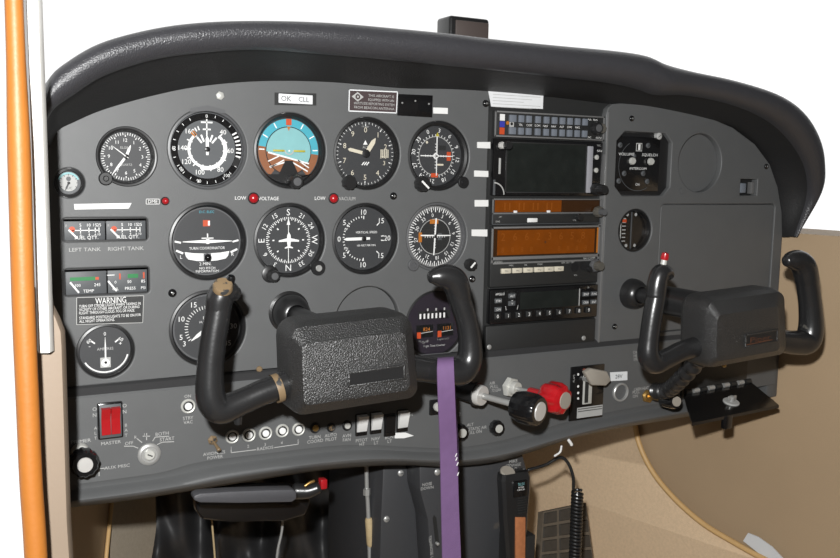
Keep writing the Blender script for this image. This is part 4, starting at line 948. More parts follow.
for i, (x, yy, lab, m) in enumerate(((361, 424.5, 'white rocker switch above PITOT HT, first of four rockers', whiteM), (375.5, 422.5, 'white rocker switch above NAV LT', whiteM), (389.5, 425, 'black rocker switch above BCN LT', glossB), (402, 420.5, 'white rocker switch above the white arrow sticker', whiteM))):
    c = at(x, yy, YL); s = msize(c); r = thing('rocker_switch', lab, 'switch', (c.x, YL, c.z), 'small rocker switches')
    hw, hh = 6.3 * s, 11.5 * s
    b = B(); b.rbox(c.x - hw, c.x + hw, c.z - hh, c.z + hh, YL - .002, YL + .01, glossB, .0012); b.build('frame', r)
    b = B(); d = .0065 if m is whiteM else .002; w_ = hw - .0011
    prof = [(YL - .002, c.z + hh - .0012), (YL - .002 - d, c.z + hh - .002), (YL - .003, c.z - hh * .55), (YL - .002, c.z - hh * .62)]
    b.rings([[Vector((c.x + e * w_, q[0], q[1])) for q in prof] for e in (-1, 1)], m); b.build('rocker', r)
sticker('arrow_sticker', 'white pointed arrow sticker under the last rocker switch', 'label', [(394.5, 432.8), (405.5, 432.4), (413.5, 435.6), (404, 438), (394.5, 438.2)], whiteM, Y=YL)
c = at(436, 406, YL); r = thing('rocker_switch', 'white tipped rocker switch partly hidden behind the purple strap', 'switch', (c.x, YL, c.z), 'small rocker switches')
b = B(); b.rbox(c.x - .009, c.x + .009, c.z - .010, c.z + .008, YL - .003, YL + .008, glossB, .0014); b.build('frame', r)
b = B(); b.lathe([(.0052, 0), (.0052, .004), (.0045, .005), (.0001, .005)], (c.x, YL - .003, c.z), whMet, seg=24); b.build('button', r)
for (x, yy, rr, lab) in ((461, 432.5, .0095, 'black control knob with silver face beside the purple strap'), (497.5, 428, .0088, 'black control knob with silver face beside ALT STATIC AIR lettering')):
    p = at(x, yy, YL - .012); r = thing('pull_control', lab, 'knob', (p.x, YL, p.z), 'small black control knobs')
    b = B(); b.lathe([(.004, 0), (.004, .008)], (p.x, YL, p.z), steelM, seg=16); b.build('shaft', r)
    b = B(); b.lathe([(rr * .8, .004), (rr, .007), (rr, .013), (rr * .85, .0155), (.0001, .0155)], (p.x, YL, p.z), glossB, seg=40, flute=1, fa=.03); b.build('grip', r)
    b = B(); b.lathe([(rr * .58, .0153), (rr * .54, .0164), (.0001, .0166)], (p.x, YL, p.z), whMet, seg=24); b.build('face_disc', r)
# throttle
def axial(px0, py0, px1, py1):        # base on the panel and the axis direction towards the knob
    a = at(px0, py0, YL); return a
p = at(483, 396, YL - .045); q = at(540, 411.5, -.125)
root = thing('throttle', 'black fluted throttle knob with silver face on a metal shaft', 'throttle', (p.x, YL, p.z)); ax = (q - p).normalized(); Lq = (q - p).length
b = B(); b.lathe([(.0118, -.008), (.0118, -.002), (.0110, 0), (.0001, 0)], p, chromeM, axis=ax, seg=40); b.build('collar', root)
b = B(); b.lathe([(.0112, -.045), (.0112, -.010), (.0135, -.010), (.0135, -.007)], p + Vector((-.0005, 0, .0005)), caseM, axis=ax, seg=28); b.build('lock_ring', root)
b = B(); b.lathe([(.0036, -.01), (.0036, Lq - .02)], p, steelM, axis=ax, seg=20); b.build('shaft', root)
b = B(); r_ = .0175; b.lathe([(.007, Lq - .034), (r_ * .86, Lq - .031), (r_, Lq - .022), (r_, Lq - .006), (r_ * .9, Lq - .001), (r_ * .84, Lq), (.0001, Lq)], p, glossB, axis=ax, seg=72, flute=1, fa=.009); b.build('grip', root)
b = B(); b.lathe([(r_ * .62, Lq - .0005), (r_ * .58, Lq + .0012), (.0001, Lq + .0014)], p, chromeM, axis=ax, seg=36); b.build('face_disc', root)
# mixture
p = at(514, 388, YL - .012); q = at(565, 400.5, -.095)
root = thing('mixture_control', 'bright red scalloped mixture knob on a metal shaft', 'mixture control', (p.x, YL, p.z)); ax = (q - p).normalized(); Lq = (q - p).length
b = B(); b.lathe([(.0125, -.008), (.0125, -.003), (.0118, -.002)], p, whMet, axis=ax, seg=6); b.lathe([(.0085, -.003), (.0085, .004), (.0075, .006), (.0001, .006)], p, whMet, axis=ax, seg=32); b.build('lock_nut', root)
b = B(); b.lathe([(.0028, 0), (.0028, Lq - .02)], p, steelM, axis=ax, seg=16); b.build('shaft', root)
b = B(); b.lathe([(.0052, Lq - .052), (.0060, Lq - .050), (.0060, Lq - .036), (.009, Lq - .03)], p, redK, axis=ax, seg=28)
u = ax.orthogonal().normalized(); v = ax.cross(u); rs = []
for h_, k_ in ((-.032, .55), (-.029, .8), (-.023, 1.0), (-.009, 1.0), (-.003, .88), (0, .6)):
    rs.append([p + ax * (Lq + h_) + (u * math.cos(2 * PI * i / 70) + v * math.sin(2 * PI * i / 70)) * .0178 * k_ * (1 + .065 * math.cos(7 * 2 * PI * i / 70)) for i in range(70)])
b.rings(rs, redK); b.build('grip', root)
b = B(); b.lathe([(.0098, -.0008), (.0095, .0012), (.0001, .0014)], p + ax * Lq, paddleM, axis=ax, seg=32); b.build('face_disc', root)
# flap selector
a, c = at(570.5, 367, YL), at(601.5, 416.5, YL)
root = thing('flap_selector', 'black slotted flap selector plate with grey paddle lever', 'flap selector', ((a.x + c.x) / 2, YL, (a.z + c.z) / 2))
b = B(); b.rbox(a.x, c.x, c.z, a.z, YL - .002, YL + .002, glossB, .0006)
for yy in (374, 386, 392.5, 398): p = at(577, yy, YL); b.disc(p.x, p.z, .0016, YL - .0024, whiteM, 12)
for yy, t in ((371, 'U'), (377, 'P')): pass
p = at(572.8, 378, YL); b.text('FLAPS', p.x, p.z, .0026, YL - .0024, dimW, rot=-90)
a1, c1 = at(576, 407.5, YL), at(601, 414.5, YL); b.rect(a1.x, c1.z, c1.x, a1.z, YL - .0024, dimW)
for k in range(2): b.line((a1.x + .001, a1.z - .002 - k * .003), (c1.x - .001, a1.z - .002 - k * .003), .001, YL - .0027, rackM)
b.build('plate', root)
a1, c1 = at(582.5, 373, YL), at(590, 403, YL); b = B(); b.rbox(a1.x, c1.x, c1.z, a1.z, YL - .0032, YL - .001, whMet, .0006); b.rect(a1.x + .002, c1.z + .002, c1.x - .006, a1.z - .006, YL - .0036, rackM); b.build('slot_trim', root)
b = B(); pts = [(583.5, 372), (590, 368), (606, 371), (610, 380), (605, 385.5), (591, 385)]
P = [at(x, yy, YL - .028) for x, yy in pts]; b.prism([(p.x, p.z) for p in P], YL - .031, YL - .023, paddleM, .0018); pv = at(588, 380, YL - .01); b.rbox(pv.x - .003, pv.x + .003, pv.z - .002, pv.z + .003, YL - .026, YL, steelM, .0006)
b.build('lever', root)
p = at(583, 369.5, YL); b = B(); b.lathe([(.002, 0), (.002, .003), (.0001, .0034)], (p.x, YL - .002, p.z), mat('pilot_brown', (.2, .05, .03), .5), seg=14); b.build('stop_pin', root)
sticker('voltage_label', 'small white label reading 28V above the round socket', 'label', [(610, 372.3), (627, 371.3), (627, 380), (610.5, 381)], paperM, Y=YL, draw=lambda b, P, y: b.text('28V', (P[0].x + P[1].x) / 2, (P[0].z + P[2].z) / 2, .0050, y, rackM))
c = at(620, 392, YL); b = B(); b.lathe([(.0123, -.001), (.0123, .002), (.0112, .003), (.0100, .0025), (.0092, -.012), (.0001, -.012)], (c.x, YL - .0004, c.z), steelM, seg=40)
tag(b.build('power_socket'), 'round metal power socket under the 28V label', 'socket')
# cabin heat
p = at(647, 396, YL); q = at(676.5, 401.5, -.07); root = thing('cabin_heat_control', 'small black pull knob with silver face on brass shaft near flap tray', 'pull knob', (p.x, YL, p.z)); ax = (q - p).normalized(); Lq = (q - p).length
b = B(); b.lathe([(.009, -.002), (.009, .003), (.006, .0045), (.0055, .008), (.0001, .008)], p, brassM, axis=ax, seg=6); b.build('lock_nut', root)
b = B(); b.lathe([(.0035, 0), (.0035, Lq - .015)], p, brassM, axis=ax, seg=16); b.build('shaft', root)
b = B(); b.lathe([(.006, Lq - .028), (.0098, Lq - .024), (.0102, Lq - .006), (.0088, Lq), (.0001, Lq)], p, glossB, axis=ax, seg=36); b.build('grip', root)
b = B(); b.lathe([(.0066, Lq - .0004), (.0062, Lq + .0012), (.0001, Lq + .0013)], p, paddleM, axis=ax, seg=28); b.build('face_disc', root)

# tray flap under passenger yoke
root = thing('tray_flap', 'black fold down tray flap with pale wing nut below passenger yoke', 'tray', tuple(at(735, 395, -.02)))
pa, pb_ = at(684, 394, -.022), at(751, 382, -.022); pc_, pd = at(779, 405, -.085), at(692, 423, -.085)
zf = (pa.z + pb_.z) / 2; zg = (pc_.z + pd.z) / 2
b = B(); t = Vector((0, 0, -.004)); q = [pa, pb_, pc_, pd]; q2 = [p + t for p in q]
vs = [b.bm.verts.new(p) for p in q]; v2 = [b.bm.verts.new(p) for p in q2]; b.face(vs, glossB); b.face(v2[::-1], glossB)
for i in range(4): b.face([vs[i], vs[(i + 1) % 4], v2[(i + 1) % 4], v2[i]], glossB)
b.build('flap', root)
nrm = (pb_ - pa).cross(pd - pa).normalized(); nrm = nrm if nrm.z > 0 else -nrm
def onflap(px, py): return atp(px, py, pa, nrm)
c = onflap(731, 402.5); b = B(); b.lathe([(.0108, 0), (.0108, .0016), (.0098, .0024), (.0001, .0024)], c, dimW, axis=nrm, seg=32); b.build('washer', root)
b = B(); b.lathe([(.004, 0), (.0035, .009), (.002, .010), (.0001, .010)], c, steelM, axis=nrm, seg=16); b.box(c + nrm * .007, (.015, .002, .006), steelM, .001); b.build('wing_nut', root)
b = B()
for k in range(9):
    c = pa.lerp(pb_, (k + .5) / 9); d = (pb_ - pa).normalized(); b.lathe([(.0034, -.005), (.0034, .005)], c + Vector((0, 0, .002)), steelM if k % 2 else rackM, axis=d, seg=12)
b.build('hinge', root)
c = onflap(726, 414); b = B(); b.box(c + Vector((0, -.002, -.010)), (.014, .008, .018), glossB, .002); b.build('latch', root)
# shade of the box opening behind it, put in as a black slab
a, c = at(684, 350, -.0118), at(746, 391, -.0118)
b = B(); b.rbox(a.x, c.x, c.z, a.z, -.0118, -.004, rackM, .0006); b.build('box_opening_shade', IP)

# ------------------------------------------------------------------ control yokes
def chain(pts, Y): return [at(p[0], p[1], Y if len(p) < 4 else p[3]) for p in pts]
def yoke(label, boot, padpx, Yp, grips, tops, roll_deg, logo=False):
    bp = at(*boot)
    root = thing('control_yoke', label, 'control yoke', (bp.x, 0, bp.z), 'control yokes')
    b = B(); b.lathe([(.0225, 0), (.0225, .001), (.0198, .0025), (.0196, .009), (.0186, .014), (.016, .0195), (.0125, .023), (.0108, .0235), (.0100, .022), (.0098, .012)], (bp.x, 0, bp.z), plastB, seg=40, caps=False); b.build('boot', root)
    b = B(); b.lathe([(.0095, 0), (.0095, -Yp - .03), (.0165, -Yp - .028), (.0165, -Yp + .01)] if not logo else [(.0095, 0), (.0095, .045), (.0175, .047), (.0175, -Yp + .01)], (bp.x, 0, bp.z), plastB, seg=32); b.build('shaft', root)
    xl, xr, zt, zb, fl, fr, ft, fb = padpx
    mid = at((xl + xr) / 2, (zt + zb) / 2, Yp)
    Yb, Yf = Yp + .028, Yp - .030
    XL = at(xl, mid.z and (zt + zb) / 2, Yp + .01).x; XRr = at(xr, (zt + zb) / 2, Yp - .01).x; ZT = at((xl + xr) / 2, zt, Yp + .01).z; ZBt = at((xl + xr) / 2, zb, Yp - .01).z
    FL = at(fl, (zt + zb) / 2, Yf).x; FR = min(at(fr, (zt + zb) / 2, Yf).x, XRr - .004); FT_ = at((xl + xr) / 2, ft, Yf).z; FB = max(at((xl + xr) / 2, fb, Yf).z, ZBt + .003)
    cx, cz = (XL + XRr) / 2, (ZT + ZBt) / 2; W2, H2 = (XRr - XL) / 2, (ZT - ZBt) / 2
    Rm = Matrix.Rotation(math.radians(-roll_deg), 3, 'Y'); c0 = Vector((cx, Yp, cz))
    def ring(x0, x1, z0, z1, y, r, n=5): return [c0 + Rm @ (Vector((p[0] - (.007 * max(0, (p[1] - cz) / H2) if p[0] > cx else 0), y, p[1])) - c0) for p in rrect(x0, z0, x1, z1, r, n)]
    b = B()
    R_ = []
    ins = .004
    R_.append(ring(XL + .012, XRr - .008, ZBt + .01, ZT - .012, Yb, .008)); R_.append(ring(XL + .003, XRr - .002, ZBt + .003, ZT - .003, Yb - .004, .014))
    R_.append(ring(XL, XRr, ZBt, ZT, Yb - .010, .016)); R_.append(ring(XL, XRr, ZBt, ZT, Yp - .006, .015))
    k = .9
    def lp(a, c, t): return a + (c - a) * t
    for a_, y_, r_ in ((.04, Yp - .010, .014), (.22, Yf + .0115, .010), (.92, Yf + .0018, .007), (1, Yf + .0005, .006)):
        R_.append(ring(lp(XL, FL, a_), lp(XRr, FR, a_), lp(ZBt, FB, a_), lp(ZT, FT_, a_), y_, r_))
    R_.append(ring(FL + .003, FR - .003, FB + .003, FT_ - .003, Yf, .004))
    b.rings(R_, padM); b.build('hub_pad', root, ang=22)
    # badge recess low on the face
    w, h = FR - FL, FT_ - FB
    b = B(); x0, x1 = FL + w * (.40 if not logo else .42), FR - w * .05; z0, z1 = FB + h * (.2 if not logo else .2), FB + h * (.46 if not logo else .5)
    def pt(x, z, y): return c0 + Rm @ (Vector((x, y, z)) - c0)
    t_ = .0022
    for (a, c_, d, e) in ((x0, x1, z1 - t_, z1), (x0, x1, z0, z0 + t_), (x0, x0 + t_, z0, z1), (x1 - t_, x1, z0, z1)):
        cc = pt((a + c_) / 2, (d + e) / 2, Yf - .0003); b.box(cc, (abs(c_ - a), .0024, abs(e - d)), padM, .0008, 2, rot=Rm)
    cc = pt((x0 + x1) / 2, (z0 + z1) / 2, Yf - .0002); b.box(cc, (x1 - x0 - .002, .0008, z1 - z0 - .002), plastB, 0, rot=Rm)
    bo = b.build('badge_recess', root)
    if logo:
        b = B(); cc = pt((x0 + x1) / 2 - .002, (z0 + z1) / 2, Yf - .0010)
        b.text('Piper', cc.x, cc.z, (z1 - z0) * .40, cc.y, logoM, rot=-roll_deg, w=(x1 - x0) * .62)
        b.line((cc.x - (x1 - x0) * .42, cc.z - (z1 - z0) * .36), (cc.x + (x1 - x0) * .36, cc.z - (z1 - z0) * .16), .0012, cc.y, logoM)
        b.build('script_badge', bo)
    for gp, head in grips:
        P = [at(q[0], q[1], q[3] if len(q) > 3 else Yp) for q in gp]; rad = [q[2] * msize(p) for q, p in zip(gp, P)]
        b = B(); b.tube(P, rad, yokeM, 22, 7, asp=1.0)
        o = b.build('grip_arm', root, ang=60)
        # head bending inward on top of the grip
        b = B(); P = [at(q[0], q[1], Yp) for q in head]; b.tube(P, [q[2] * msize(p) for q, p in zip(head, P)], yokeM, 22, 7)
        b.build('grip_head', o, ang=60)
    return root, c0
YA = -.155
rt_, c0 = yoke('worn black pilot control yoke with grained hub and purple strap', (289, 312), (280, 416, 312, 408, 303, 410, 338, 399), YA,
     [([(220, 300, 12.5), (217, 318, 12.8), (213, 342, 13), (210, 372, 13.6), (211, 398, 15), (221, 409, 15), (243, 401, 13), (266, 391, 13), (300, 379, 14)], [(236.5, 294, 7), (231, 292.5, 11), (224, 292.5, 13.5), (219.5, 300, 13.6), (217, 316, 11.8)]),
      ([(457, 291, 11.5), (461, 303, 11.3), (467, 322, 11.3), (470, 343, 12), (469, 360, 13.2), (461, 371, 14.2), (446, 371.5, 13.2), (430, 370, 12.8), (414, 368, 13), (396, 366, 13)], [(431.5, 277, 6.5), (437, 276.5, 10), (446, 276.5, 12.5), (454, 281, 13.5), (459, 293, 12.4), (461, 304, 10.5)])], None, 2.2)
p = at(222, 288, YA); s = msize(p)
b = B(); q = at(223, 285.5, YA - .009); b.lathe([(10 * s, -.004), (10 * s, 0), (9 * s, .0014), (.0001, .0018)], q, wornM, axis=(-.1, -.62, .75), seg=28); b.build('worn_cap', rt_)
b = B(); q = at(230, 282, YA - .004); b.lathe([(4.5 * s, -.003), (4.5 * s, .004), (3.2 * s, .006), (.0001, .006)], q, glossB, axis=(.1, -.4, .8), seg=24); b.build('push_button', rt_)
for (x, yy, r_) in ((277, 388, 15.4),):
    q = at(x, yy, YA); ax = (at(300, 380, YA) - at(266, 392, YA)).normalized(); b = B(); b.lathe([(r_ * s, -.003), (r_ * s * 1.02, 0), (r_ * s, .003)], q, wornM, axis=ax, seg=32, caps=False); b.build('worn_band', rt_)
q = at(238, 421, YA); b = B(); b.lathe([(.0035, -.012), (.0035, 0), (.0028, .003), (.0001, .003)], q, plastB, axis=(0, 0, -1), seg=16); b.build('set_screw', rt_)
YBk = -.172
rt2, c1 = yoke('black passenger control yoke with red button and script badge', (629, 293), (688, 784, 289, 362, 718, 781, 311, 357), YBk,
     [([(657.5, 282, 9.8), (656, 296, 9.8), (652.5, 315, 9.8), (649, 340, 9.8), (648.5, 356, 11), (655, 363, 11), (668, 358, 10), (682, 351, 10), (702, 345, 10.5)], [(670.5, 275.5, 4.5), (666, 273, 7.5), (660.5, 273.5, 9.5), (657, 284, 9.8), (655.5, 296, 9.8)]),
      ([(806, 275, 11), (808.5, 290, 11), (810.5, 308, 11.2), (811, 328, 12.2), (807, 341, 12.8), (795, 342.5, 12), (782, 341, 11.5), (766, 339, 11)], [(787, 261, 6), (791.5, 260, 9), (798.5, 261, 11), (804, 267, 12), (807, 279, 11.6), (809, 292, 10)])], None, 3, logo=True)
q = at(662.5, 268.5, YBk); b = B(); b.lathe([(.0055, -.006), (.0055, .002), (.0035, .003), (.003, .012), (.0001, .012)], q, whMet, axis=(.05, -.15, 1), seg=20); sb = b.build('button_stem', rt2)
b = B(); b.lathe([(.0042, .010), (.0044, .013), (.0036, .017), (.0001, .018)], q, redM, axis=(.05, -.15, 1), seg=20); b.build('red_button', sb)
q = at(724, 365, YBk); b = B(); b.lathe([(.0025, -.01), (.0025, .002), (.0001, .003)], q, brassM, axis=(0, 0, -1), seg=12); b.build('set_screw', rt2)
# ribbed conduit below the passenger yoke
b = B(); P = crom([at(655, 391, -.05), at(668, 390, -.075), at(682, 378, -.12), at(704, 354, -.165)], 22); rr = [.0088 + .0018 * math.sin(i * 2 * PI / 6.0) for i in range(len(P))]
b.tube(P, rr, plastB, 18, 1); tag(b.build('cable_conduit'), 'ribbed black conduit curling beneath the passenger yoke', 'conduit')

# ------------------------------------------------------------------ purple strap over the pilot yoke arm
YT = YA - .022
b = B()
path = [(449, 640, YA + .012), (447, 560, YA + .006), (449, 470, YA + .012), (447, 400, YA + .020), (446, 370, YA + .019), (446, 358.5, YA + .004), (445.5, 360, YA - .012), (445.5, 372, YA - .020), (446.5, 400, YA - .020), (448.5, 450, YA - .010), (450, 510, YA - .008), (451.5, 560, YA - .006), (453, 640, YA - .006)]
cl = crom([at(x, yy, Y) for x, yy, Y in path], 8); hw = [.0078] * len(cl)
rs = []
for i, p in enumerate(cl):
    t = (cl[min(i + 1, len(cl) - 1)] - cl[max(i - 1, 0)]).normalized(); tw = .0025 * math.sin(i * .11)
    wd = Vector((1, tw * 60 * .4, 0)).normalized(); n_ = t.cross(wd).normalized(); f_ = i / len(cl); w_ = .0086 + .0022 * max(0, (f_ - .5) * 2) ; sh = Vector((.004, 0, 0)) * max(0, 1 - f_ * 2.2)
    p = p + sh
    rs.append([p - wd * w_ - n_ * .0006, p + wd * w_ - n_ * .0006, p + wd * w_ + n_ * .0006, p - wd * w_ + n_ * .0006])
b.rings(rs, purpM)
for k, (x, yy) in enumerate(((456, 455), (456.5, 459), (457.5, 464), (458, 474))):
    p = at(x, yy, YA - .0115); b.line((p.x - .0008, p.z - .0016), (p.x + .0008, p.z + .0016), .001, p.y, whiteM)
tag(b.build('purple_strap'), 'long purple fabric strap looped over the pilot yoke arm', 'strap')

# ------------------------------------------------------------------ under the panel
YP = .03
PD = thing('pedestal', 'black lower console below the panel behind the purple strap', 'console', tuple(at(460, 540, YP)))
b = B(); q = [at(x, yy, YP) for x, yy in [(456, 455), (522, 452), (527, 470), (524, 640), (450, 640)]]; b.prism([(p.x, p.z) for p in q], YP, YP + .20, pedM, .002)
ptext(b, 'MIKE', 513, 461, 3.2, dimW, Y=YP, y=-.0008); ptext(b, 'STOWAGE', 513, 465, 3.2, dimW, wpx=16, Y=YP, y=-.0008); ptext(b, 'CLIP', 513, 469, 3, dimW, Y=YP, y=-.0008)
b.build('main_cover', PD)
b = B(); q = [at(x, yy, YP + .03) for x, yy in [(384, 455), (424, 455), (428, 500), (436, 640), (378, 640), (381, 520)]]; b.prism([(p.x, p.z) for p in q], YP + .03, YP + .20, pedM, .002); sc = b.build('side_cover', PD)
for (x, yy) in ((400.5, 473), (386.3, 519)):
    p = at(x, yy, YP + .03); bb = B(); bb.lathe([(.004, 0), (.0038, .0015), (.002, .0028), (.0001, .0028)], p, steelM, seg=18); bb.line((p.x - .002, p.z), (p.x + .002, p.z), .0007, p.y - .0031, rackM); bb.build('screw', sc)
b = B(); q = [at(x, yy, YP - .005) for x, yy in [(419.5, 460), (452, 458), (456, 640), (436, 640), (430.5, 560), (428, 520), (420, 490)]]
b.prism([(p.x, p.z) for p in q], YP - .005, YP + .03, pedM, .0015); ptext(b, 'NOSE', 427, 484, 3, dimW, Y=YP - .005, y=-.0006); ptext(b, 'DOWN', 427, 487.8, 3, dimW, Y=YP - .005, y=-.0006); ptext(b, 'TRIM', 430, 540, 3, dimW, rot=85, Y=YP - .005, y=-.0006)
ptext(b, 'NOSE UP', 431.5, 553, 3, dimW, rot=85, Y=YP - .005, y=-.0006)
tc = b.build('trim_cover', PD)
b = B(); p0, p1 = at(434, 518, YP - .005), at(437, 545, YP - .005); b.prism([(p0.x - .002, p0.z), (p0.x, p0.z + .004), (p0.x + .003, p0.z), (p1.x + .003, p1.z), (p1.x, p1.z - .004), (p1.x - .002, p1.z)], YP - .0056, YP - .0048, rackM); b.build('trim_slot', tc)
p = at(436.5, 543, YP - .006); b = B(); b.lathe([(.002, 0), (.002, .004), (.0001, .005)], p, steelM, seg=12); b.build('trim_pointer', tc)
p = at(437, 472, YP - .006); b = B(); b.lathe([(.004, 0), (.0038, .0015), (.002, .0028), (.0001, .0028)], p, steelM, seg=18); b.build('screw', tc)
# microphone
YM = -.005
root = thing('microphone', 'black hand microphone with wood strip hung on the console', 'microphone', tuple(at(517, 510, YM + .02)))
pts = [(504, 474, 500, 474), ]
b = B(); rs = []
for (yy, xl, xr, yb) in ((474, 507, 526, YM + .010), (475.5, 504, 529.5, YM + .002), (482, 503, 531.5, YM - .002), (495, 504, 531.5, YM - .004), (520, 505, 529, YM - .004), (560, 508, 527, YM - .002), (640, 511, 524, YM)):
    a, c = at(xl, yy, yb), at(xr, yy, yb); r = .0035
    rs.append([Vector(p) for p in ((a.x, yb + .014, a.z), (c.x, yb + .014, a.z), (c.x, yb + r, a.z), (c.x - r, yb, a.z), (a.x + r, yb, a.z), (a.x, yb + r, a.z))])
b.rings(rs, plastB); mb = b.build('body', root, ang=30)
p = at(512, 475.5, YM); b = B(); b.lathe([(.0092, -.003), (.0098, .0015), (.0085, .003), (.0001, .003)], Vector((p.x, YM + .010, p.z + .0005)), paddleM, axis=(0, -.5, .86), seg=28); b.build('talk_button', root)
a, c = at(513.5, 482, YM - .004), at(526.5, 495, YM - .004); b = B(); b.rbox(a.x, c.x, c.z, a.z, YM - .006, YM, glossB, .0006)
b.text('TELEX', (a.x + c.x) / 2, a.z - .0035, .0036, YM - .0064, skyL, wmax=.010); b.text('NOISE', (a.x + c.x) / 2, a.z - .0075, .002, YM - .0064, whiteM); b.text('CANCEL', (a.x + c.x) / 2, a.z - .0105, .002, YM - .0064, whiteM); b.build('name_plate', root)
b = B()
for k in range(7):
    a, c = at(517.5, 498 + k * 2.5, YM - .004), at(526.5, 498 + k * 2.5, YM - .004); b.rbox(a.x, c.x, a.z - .0006, a.z + .0006, YM - .0058, YM, rackM, .0003)
b.build('speaker_grille', root)
b = B(); P = [at(x, yy, YM - .004) for x, yy in [(515, 517), (525, 517), (524, 640), (517, 640)]]; b.prism([(p.x, p.z) for p in P], YM - .0055, YM, woodM, .0005); b.build('wood_strip', root)
b = B(); a, c = at(500, 532, YP - .004), at(507, 640, YP - .004); b.rbox(a.x, c.x + .02, c.z, a.z, -.001, YP - .002, rackM, .001); tag(b.build('microphone_clip'), 'black hanger bracket behind the hand microphone', 'bracket')
# coiled cord
b = B(); YC = .03
b.tube([at(528, 470, .05), at(545, 465, .045), at(560, 457.5, .04), (at(568, 463, .035)), at(573, 476, YC), at(573.5, 489, YC)], .0022, plastB, 10, 6)
N_ = 46; P = []
ca, cb_ = at(577.5, 491, YC), at(571.5, 650, YC)
for i in range(N_ * 12 + 1):
    t = i / (N_ * 12); a = t * N_ * 2 * PI; c = ca.lerp(cb_, t); P.append(c + Vector((math.cos(a) * .0066, math.sin(a) * .0066, 0)))
b.tube(P, .0021, plastB, 8, 1); tag(b.build('coiled_cord'), 'black coiled microphone cord hanging against beige carpet', 'cord')
for (pts, r, m, lab) in (([(554.5, 456, .0), (560, 452, .0), (561.5, 446, .0)], .0013, whiteM, 'short white wire end dangling under the panel lip'), ([(568.5, 440, -.005), (571, 443.5, -.006), (571.5, 445, -.006)], .002, whiteM, 'white wire stub tucked close under the panel lip'),
                      ([(209, 470, .12), (211, 510, .13), (215, 560, .14), (218, 620, .15)], .0012, ropeM, 'thin tan cable hanging at left of the pilot footwell'), ([(283, 505, .12), (282, 530, .12), (277, 556, .12), (276, 600, .12)], .0016, steelM, 'thin silver cable bending down in the pilot footwell')):
    b = B(); b.tube([at(x, yy, Y) for x, yy, Y in pts], r, m, 8, 5); tag(b.build('cable'), lab, 'cable', 'loose cables')
# rudder pedal
root = thing('rudder_pedal', 'dusty ribbed black rubber rudder pedal beside the coiled cord', 'pedal', tuple(at(570, 545, .2)))
Pq = [at(x, yy, Y) for x, yy, Y in [(543, 512, .22), (586, 503, .22), (604, 640, .16), (535, 640, .16)]]
b = B(); n_ = (Pq[1] - Pq[0]).cross(Pq[3] - Pq[0]).normalized(); n_ = n_ if n_.y < 0 else -n_
vs = [b.bm.verts.new(p) for p in Pq]; v2 = [b.bm.verts.new(p - n_ * .014) for p in Pq]; b.face(vs, rubM); b.face(v2[::-1], rubM)
for i in range(4): b.face([vs[i], vs[(i + 1) % 4], v2[(i + 1) % 4], v2[i]], rubM)
b.build('pad', root)
b = B()
def pq(u, v): return Pq[0].lerp(Pq[1], u).lerp(Pq[3].lerp(Pq[2], u), v)
for i in range(3):
    for j in range(9):
        q = [pq((i + .08) / 3, (j + .1) / 9), pq((i + .92) / 3, (j + .1) / 9), pq((i + .92) / 3, (j + .9) / 9), pq((i + .08) / 3, (j + .9) / 9)]
        b.rings([[p + n_ * .0002 for p in q], [p.lerp((q[0] + q[2]) / 2, .1) + n_ * .003 for p in q]], rubD, False, True)
b.build('tread_blocks', root)
# grey padded bar and black drum
root = thing('padded_bar', 'grey padded bar with rounded ends hung below the panel lip', 'bar', tuple(at(245, 496, -.05)))
a, c = at(194, 490, -.05), at(297, 502, -.05)
b = B(); top = [at(x, yy, -.05) for x, yy in [(194, 496), (200, 493.5), (230, 491.5), (270, 490), (293, 489.5), (297, 492), (297, 499), (292, 502.5), (240, 503.5), (200, 503), (194, 500.5)]]
b.prism([(p.x, p.z) for p in top], -.05, -.035, barM, .002); b.build('bar', root)
b = B(); top = [at(x, yy, .03) for x, yy in [(200, 488), (296, 487), (312, 500), (306, 516), (285, 522), (230, 523), (202, 520), (196, 510)]]; b.prism([(p.x, p.z) for p in top], .03, .05, glossB, .004); b.build('mounting_block', root)
root = thing('fuel_drain_valve', 'small valve with red tip sticking out under the panel lip', 'valve', tuple(at(312, 488, -.02)))
b = B(); b.tube([at(296, 491, -.01), at(308, 491, -.015), at(318, 488, -.02)], [.009, .008, .006], plastB, 18, 4); b.build('body', root)
b = B(); b.tube([at(305, 486, -.025), at(310, 482.5, -.025), at(314, 481, -.025)], .0016, brassM, 10, 3); b.build('pipe', root)
b = B(); p = at(323, 483.5, -.02); b.rbox(p.x - .0038, p.x + .0038, p.z - .0055, p.z + .0055, -.024, -.014, redM, .0015); b.build('red_tip', root)
# turnbuckle rod
root = thing('control_rod', 'vertical silver rod with tan sleeve beside the console', 'rod', tuple(at(370, 520, .1)))
b = B(); b.tube([at(366.5, 455, .09), at(366.8, 485, .09), at(368.5, 520, .09), at(372.5, 640, .09)], .0027, steelM, 12, 5); b.build('rod', root)
b = B(); b.lathe([(.004, 0), (.0052, .003), (.0052, .035), (.004, .038)], at(370.8, 546, .09), ropeM, axis=(at(367.5, 500, .09) - at(370.5, 545, .09)), seg=18); b.build('sleeve', root)
b = B(); p = at(366.8, 492, .088); b.lathe([(.0045, -.004), (.0045, .004)], p, steelM, axis=(0, 0, 1), seg=6); b.build('nut', root)

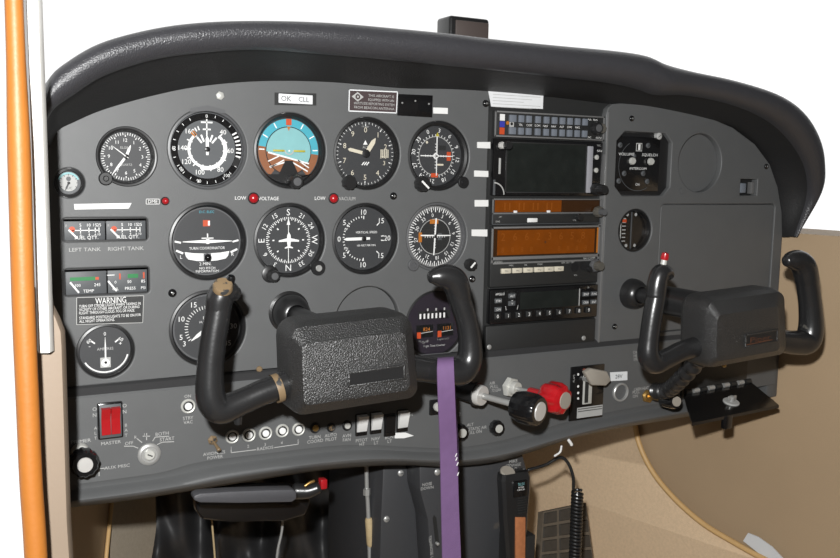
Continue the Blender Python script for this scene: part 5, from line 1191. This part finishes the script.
# ------------------------------------------------------------------ camera, light, world
cd = bpy.data.cameras.new('camera'); cam = bpy.data.objects.new('camera', cd); C.objects.link(cam)
cd.sensor_width = 36; cd.lens = FPX / 840 * 36; cd.clip_start = .01; cd.clip_end = 100
M = Matrix((RT, UP, -FW)).transposed().to_4x4(); M.translation = CAM; cam.matrix_world = M
bpy.context.scene.camera = cam
def light(name, kind, loc, energy, size, col=(1, 1, 1)):
    ld = bpy.data.lights.new(name, kind); ld.energy = energy; ld.color = col; ld.shadow_soft_size = size
    o = bpy.data.objects.new(name, ld); C.objects.link(o); o.location = loc; return o
fl = light('camera_flash', 'SPOT', CAM + Vector((-.052, -.02, .092)), 76, .012, (1, 1, .99))
fl.data.spot_size = math.radians(86); fl.data.spot_blend = .35; fl.rotation_euler = (FW + Vector((0, 0, -.06))).to_track_quat('-Z', 'Y').to_euler()
w = bpy.data.worlds.new('world'); bpy.context.scene.world = w; w.use_nodes = True; nt = w.node_tree
bg = nt.nodes['Background']; tcw = nt.nodes.new('ShaderNodeTexCoord'); sx = nt.nodes.new('ShaderNodeSeparateXYZ'); mr = nt.nodes.new('ShaderNodeMapRange'); mx = nt.nodes.new('ShaderNodeMix'); mx.data_type = 'RGBA'
L = nt.links; L.new(tcw.outputs['Generated'], sx.inputs[0]); L.new(sx.outputs['Z'], mr.inputs['Value']); mr.inputs['From Min'].default_value = -.62; mr.inputs['From Max'].default_value = -.44
mx.inputs['A'].default_value = (.25, .25, .22, 1); mx.inputs['B'].default_value = (1, 1, 1, 1)
L.new(mr.outputs['Result'], mx.inputs['Factor'])
# sky bright ahead; the half behind the camera is darkened to cut fill light
my = nt.nodes.new('ShaderNodeMapRange'); L.new(sx.outputs['Y'], my.inputs['Value']); my.inputs['From Min'].default_value = .0; my.inputs['From Max'].default_value = .4; my.inputs['To Min'].default_value = .05; my.inputs['To Max'].default_value = 1
m2 = nt.nodes.new('ShaderNodeMix'); m2.data_type = 'RGBA'; m2.blend_type = 'MULTIPLY'; m2.inputs['Factor'].default_value = 1
L.new(mx.outputs['Result'], m2.inputs['A']); L.new(my.outputs['Result'], m2.inputs['B'])
L.new(m2.outputs['Result'], bg.inputs['Color']); bg.inputs['Strength'].default_value = 1.15
vs = bpy.context.scene.view_settings; vs.view_transform = 'Standard'; vs.look = 'None'; vs.exposure = 0; vs.gamma = 1; vs.use_curve_mapping = False
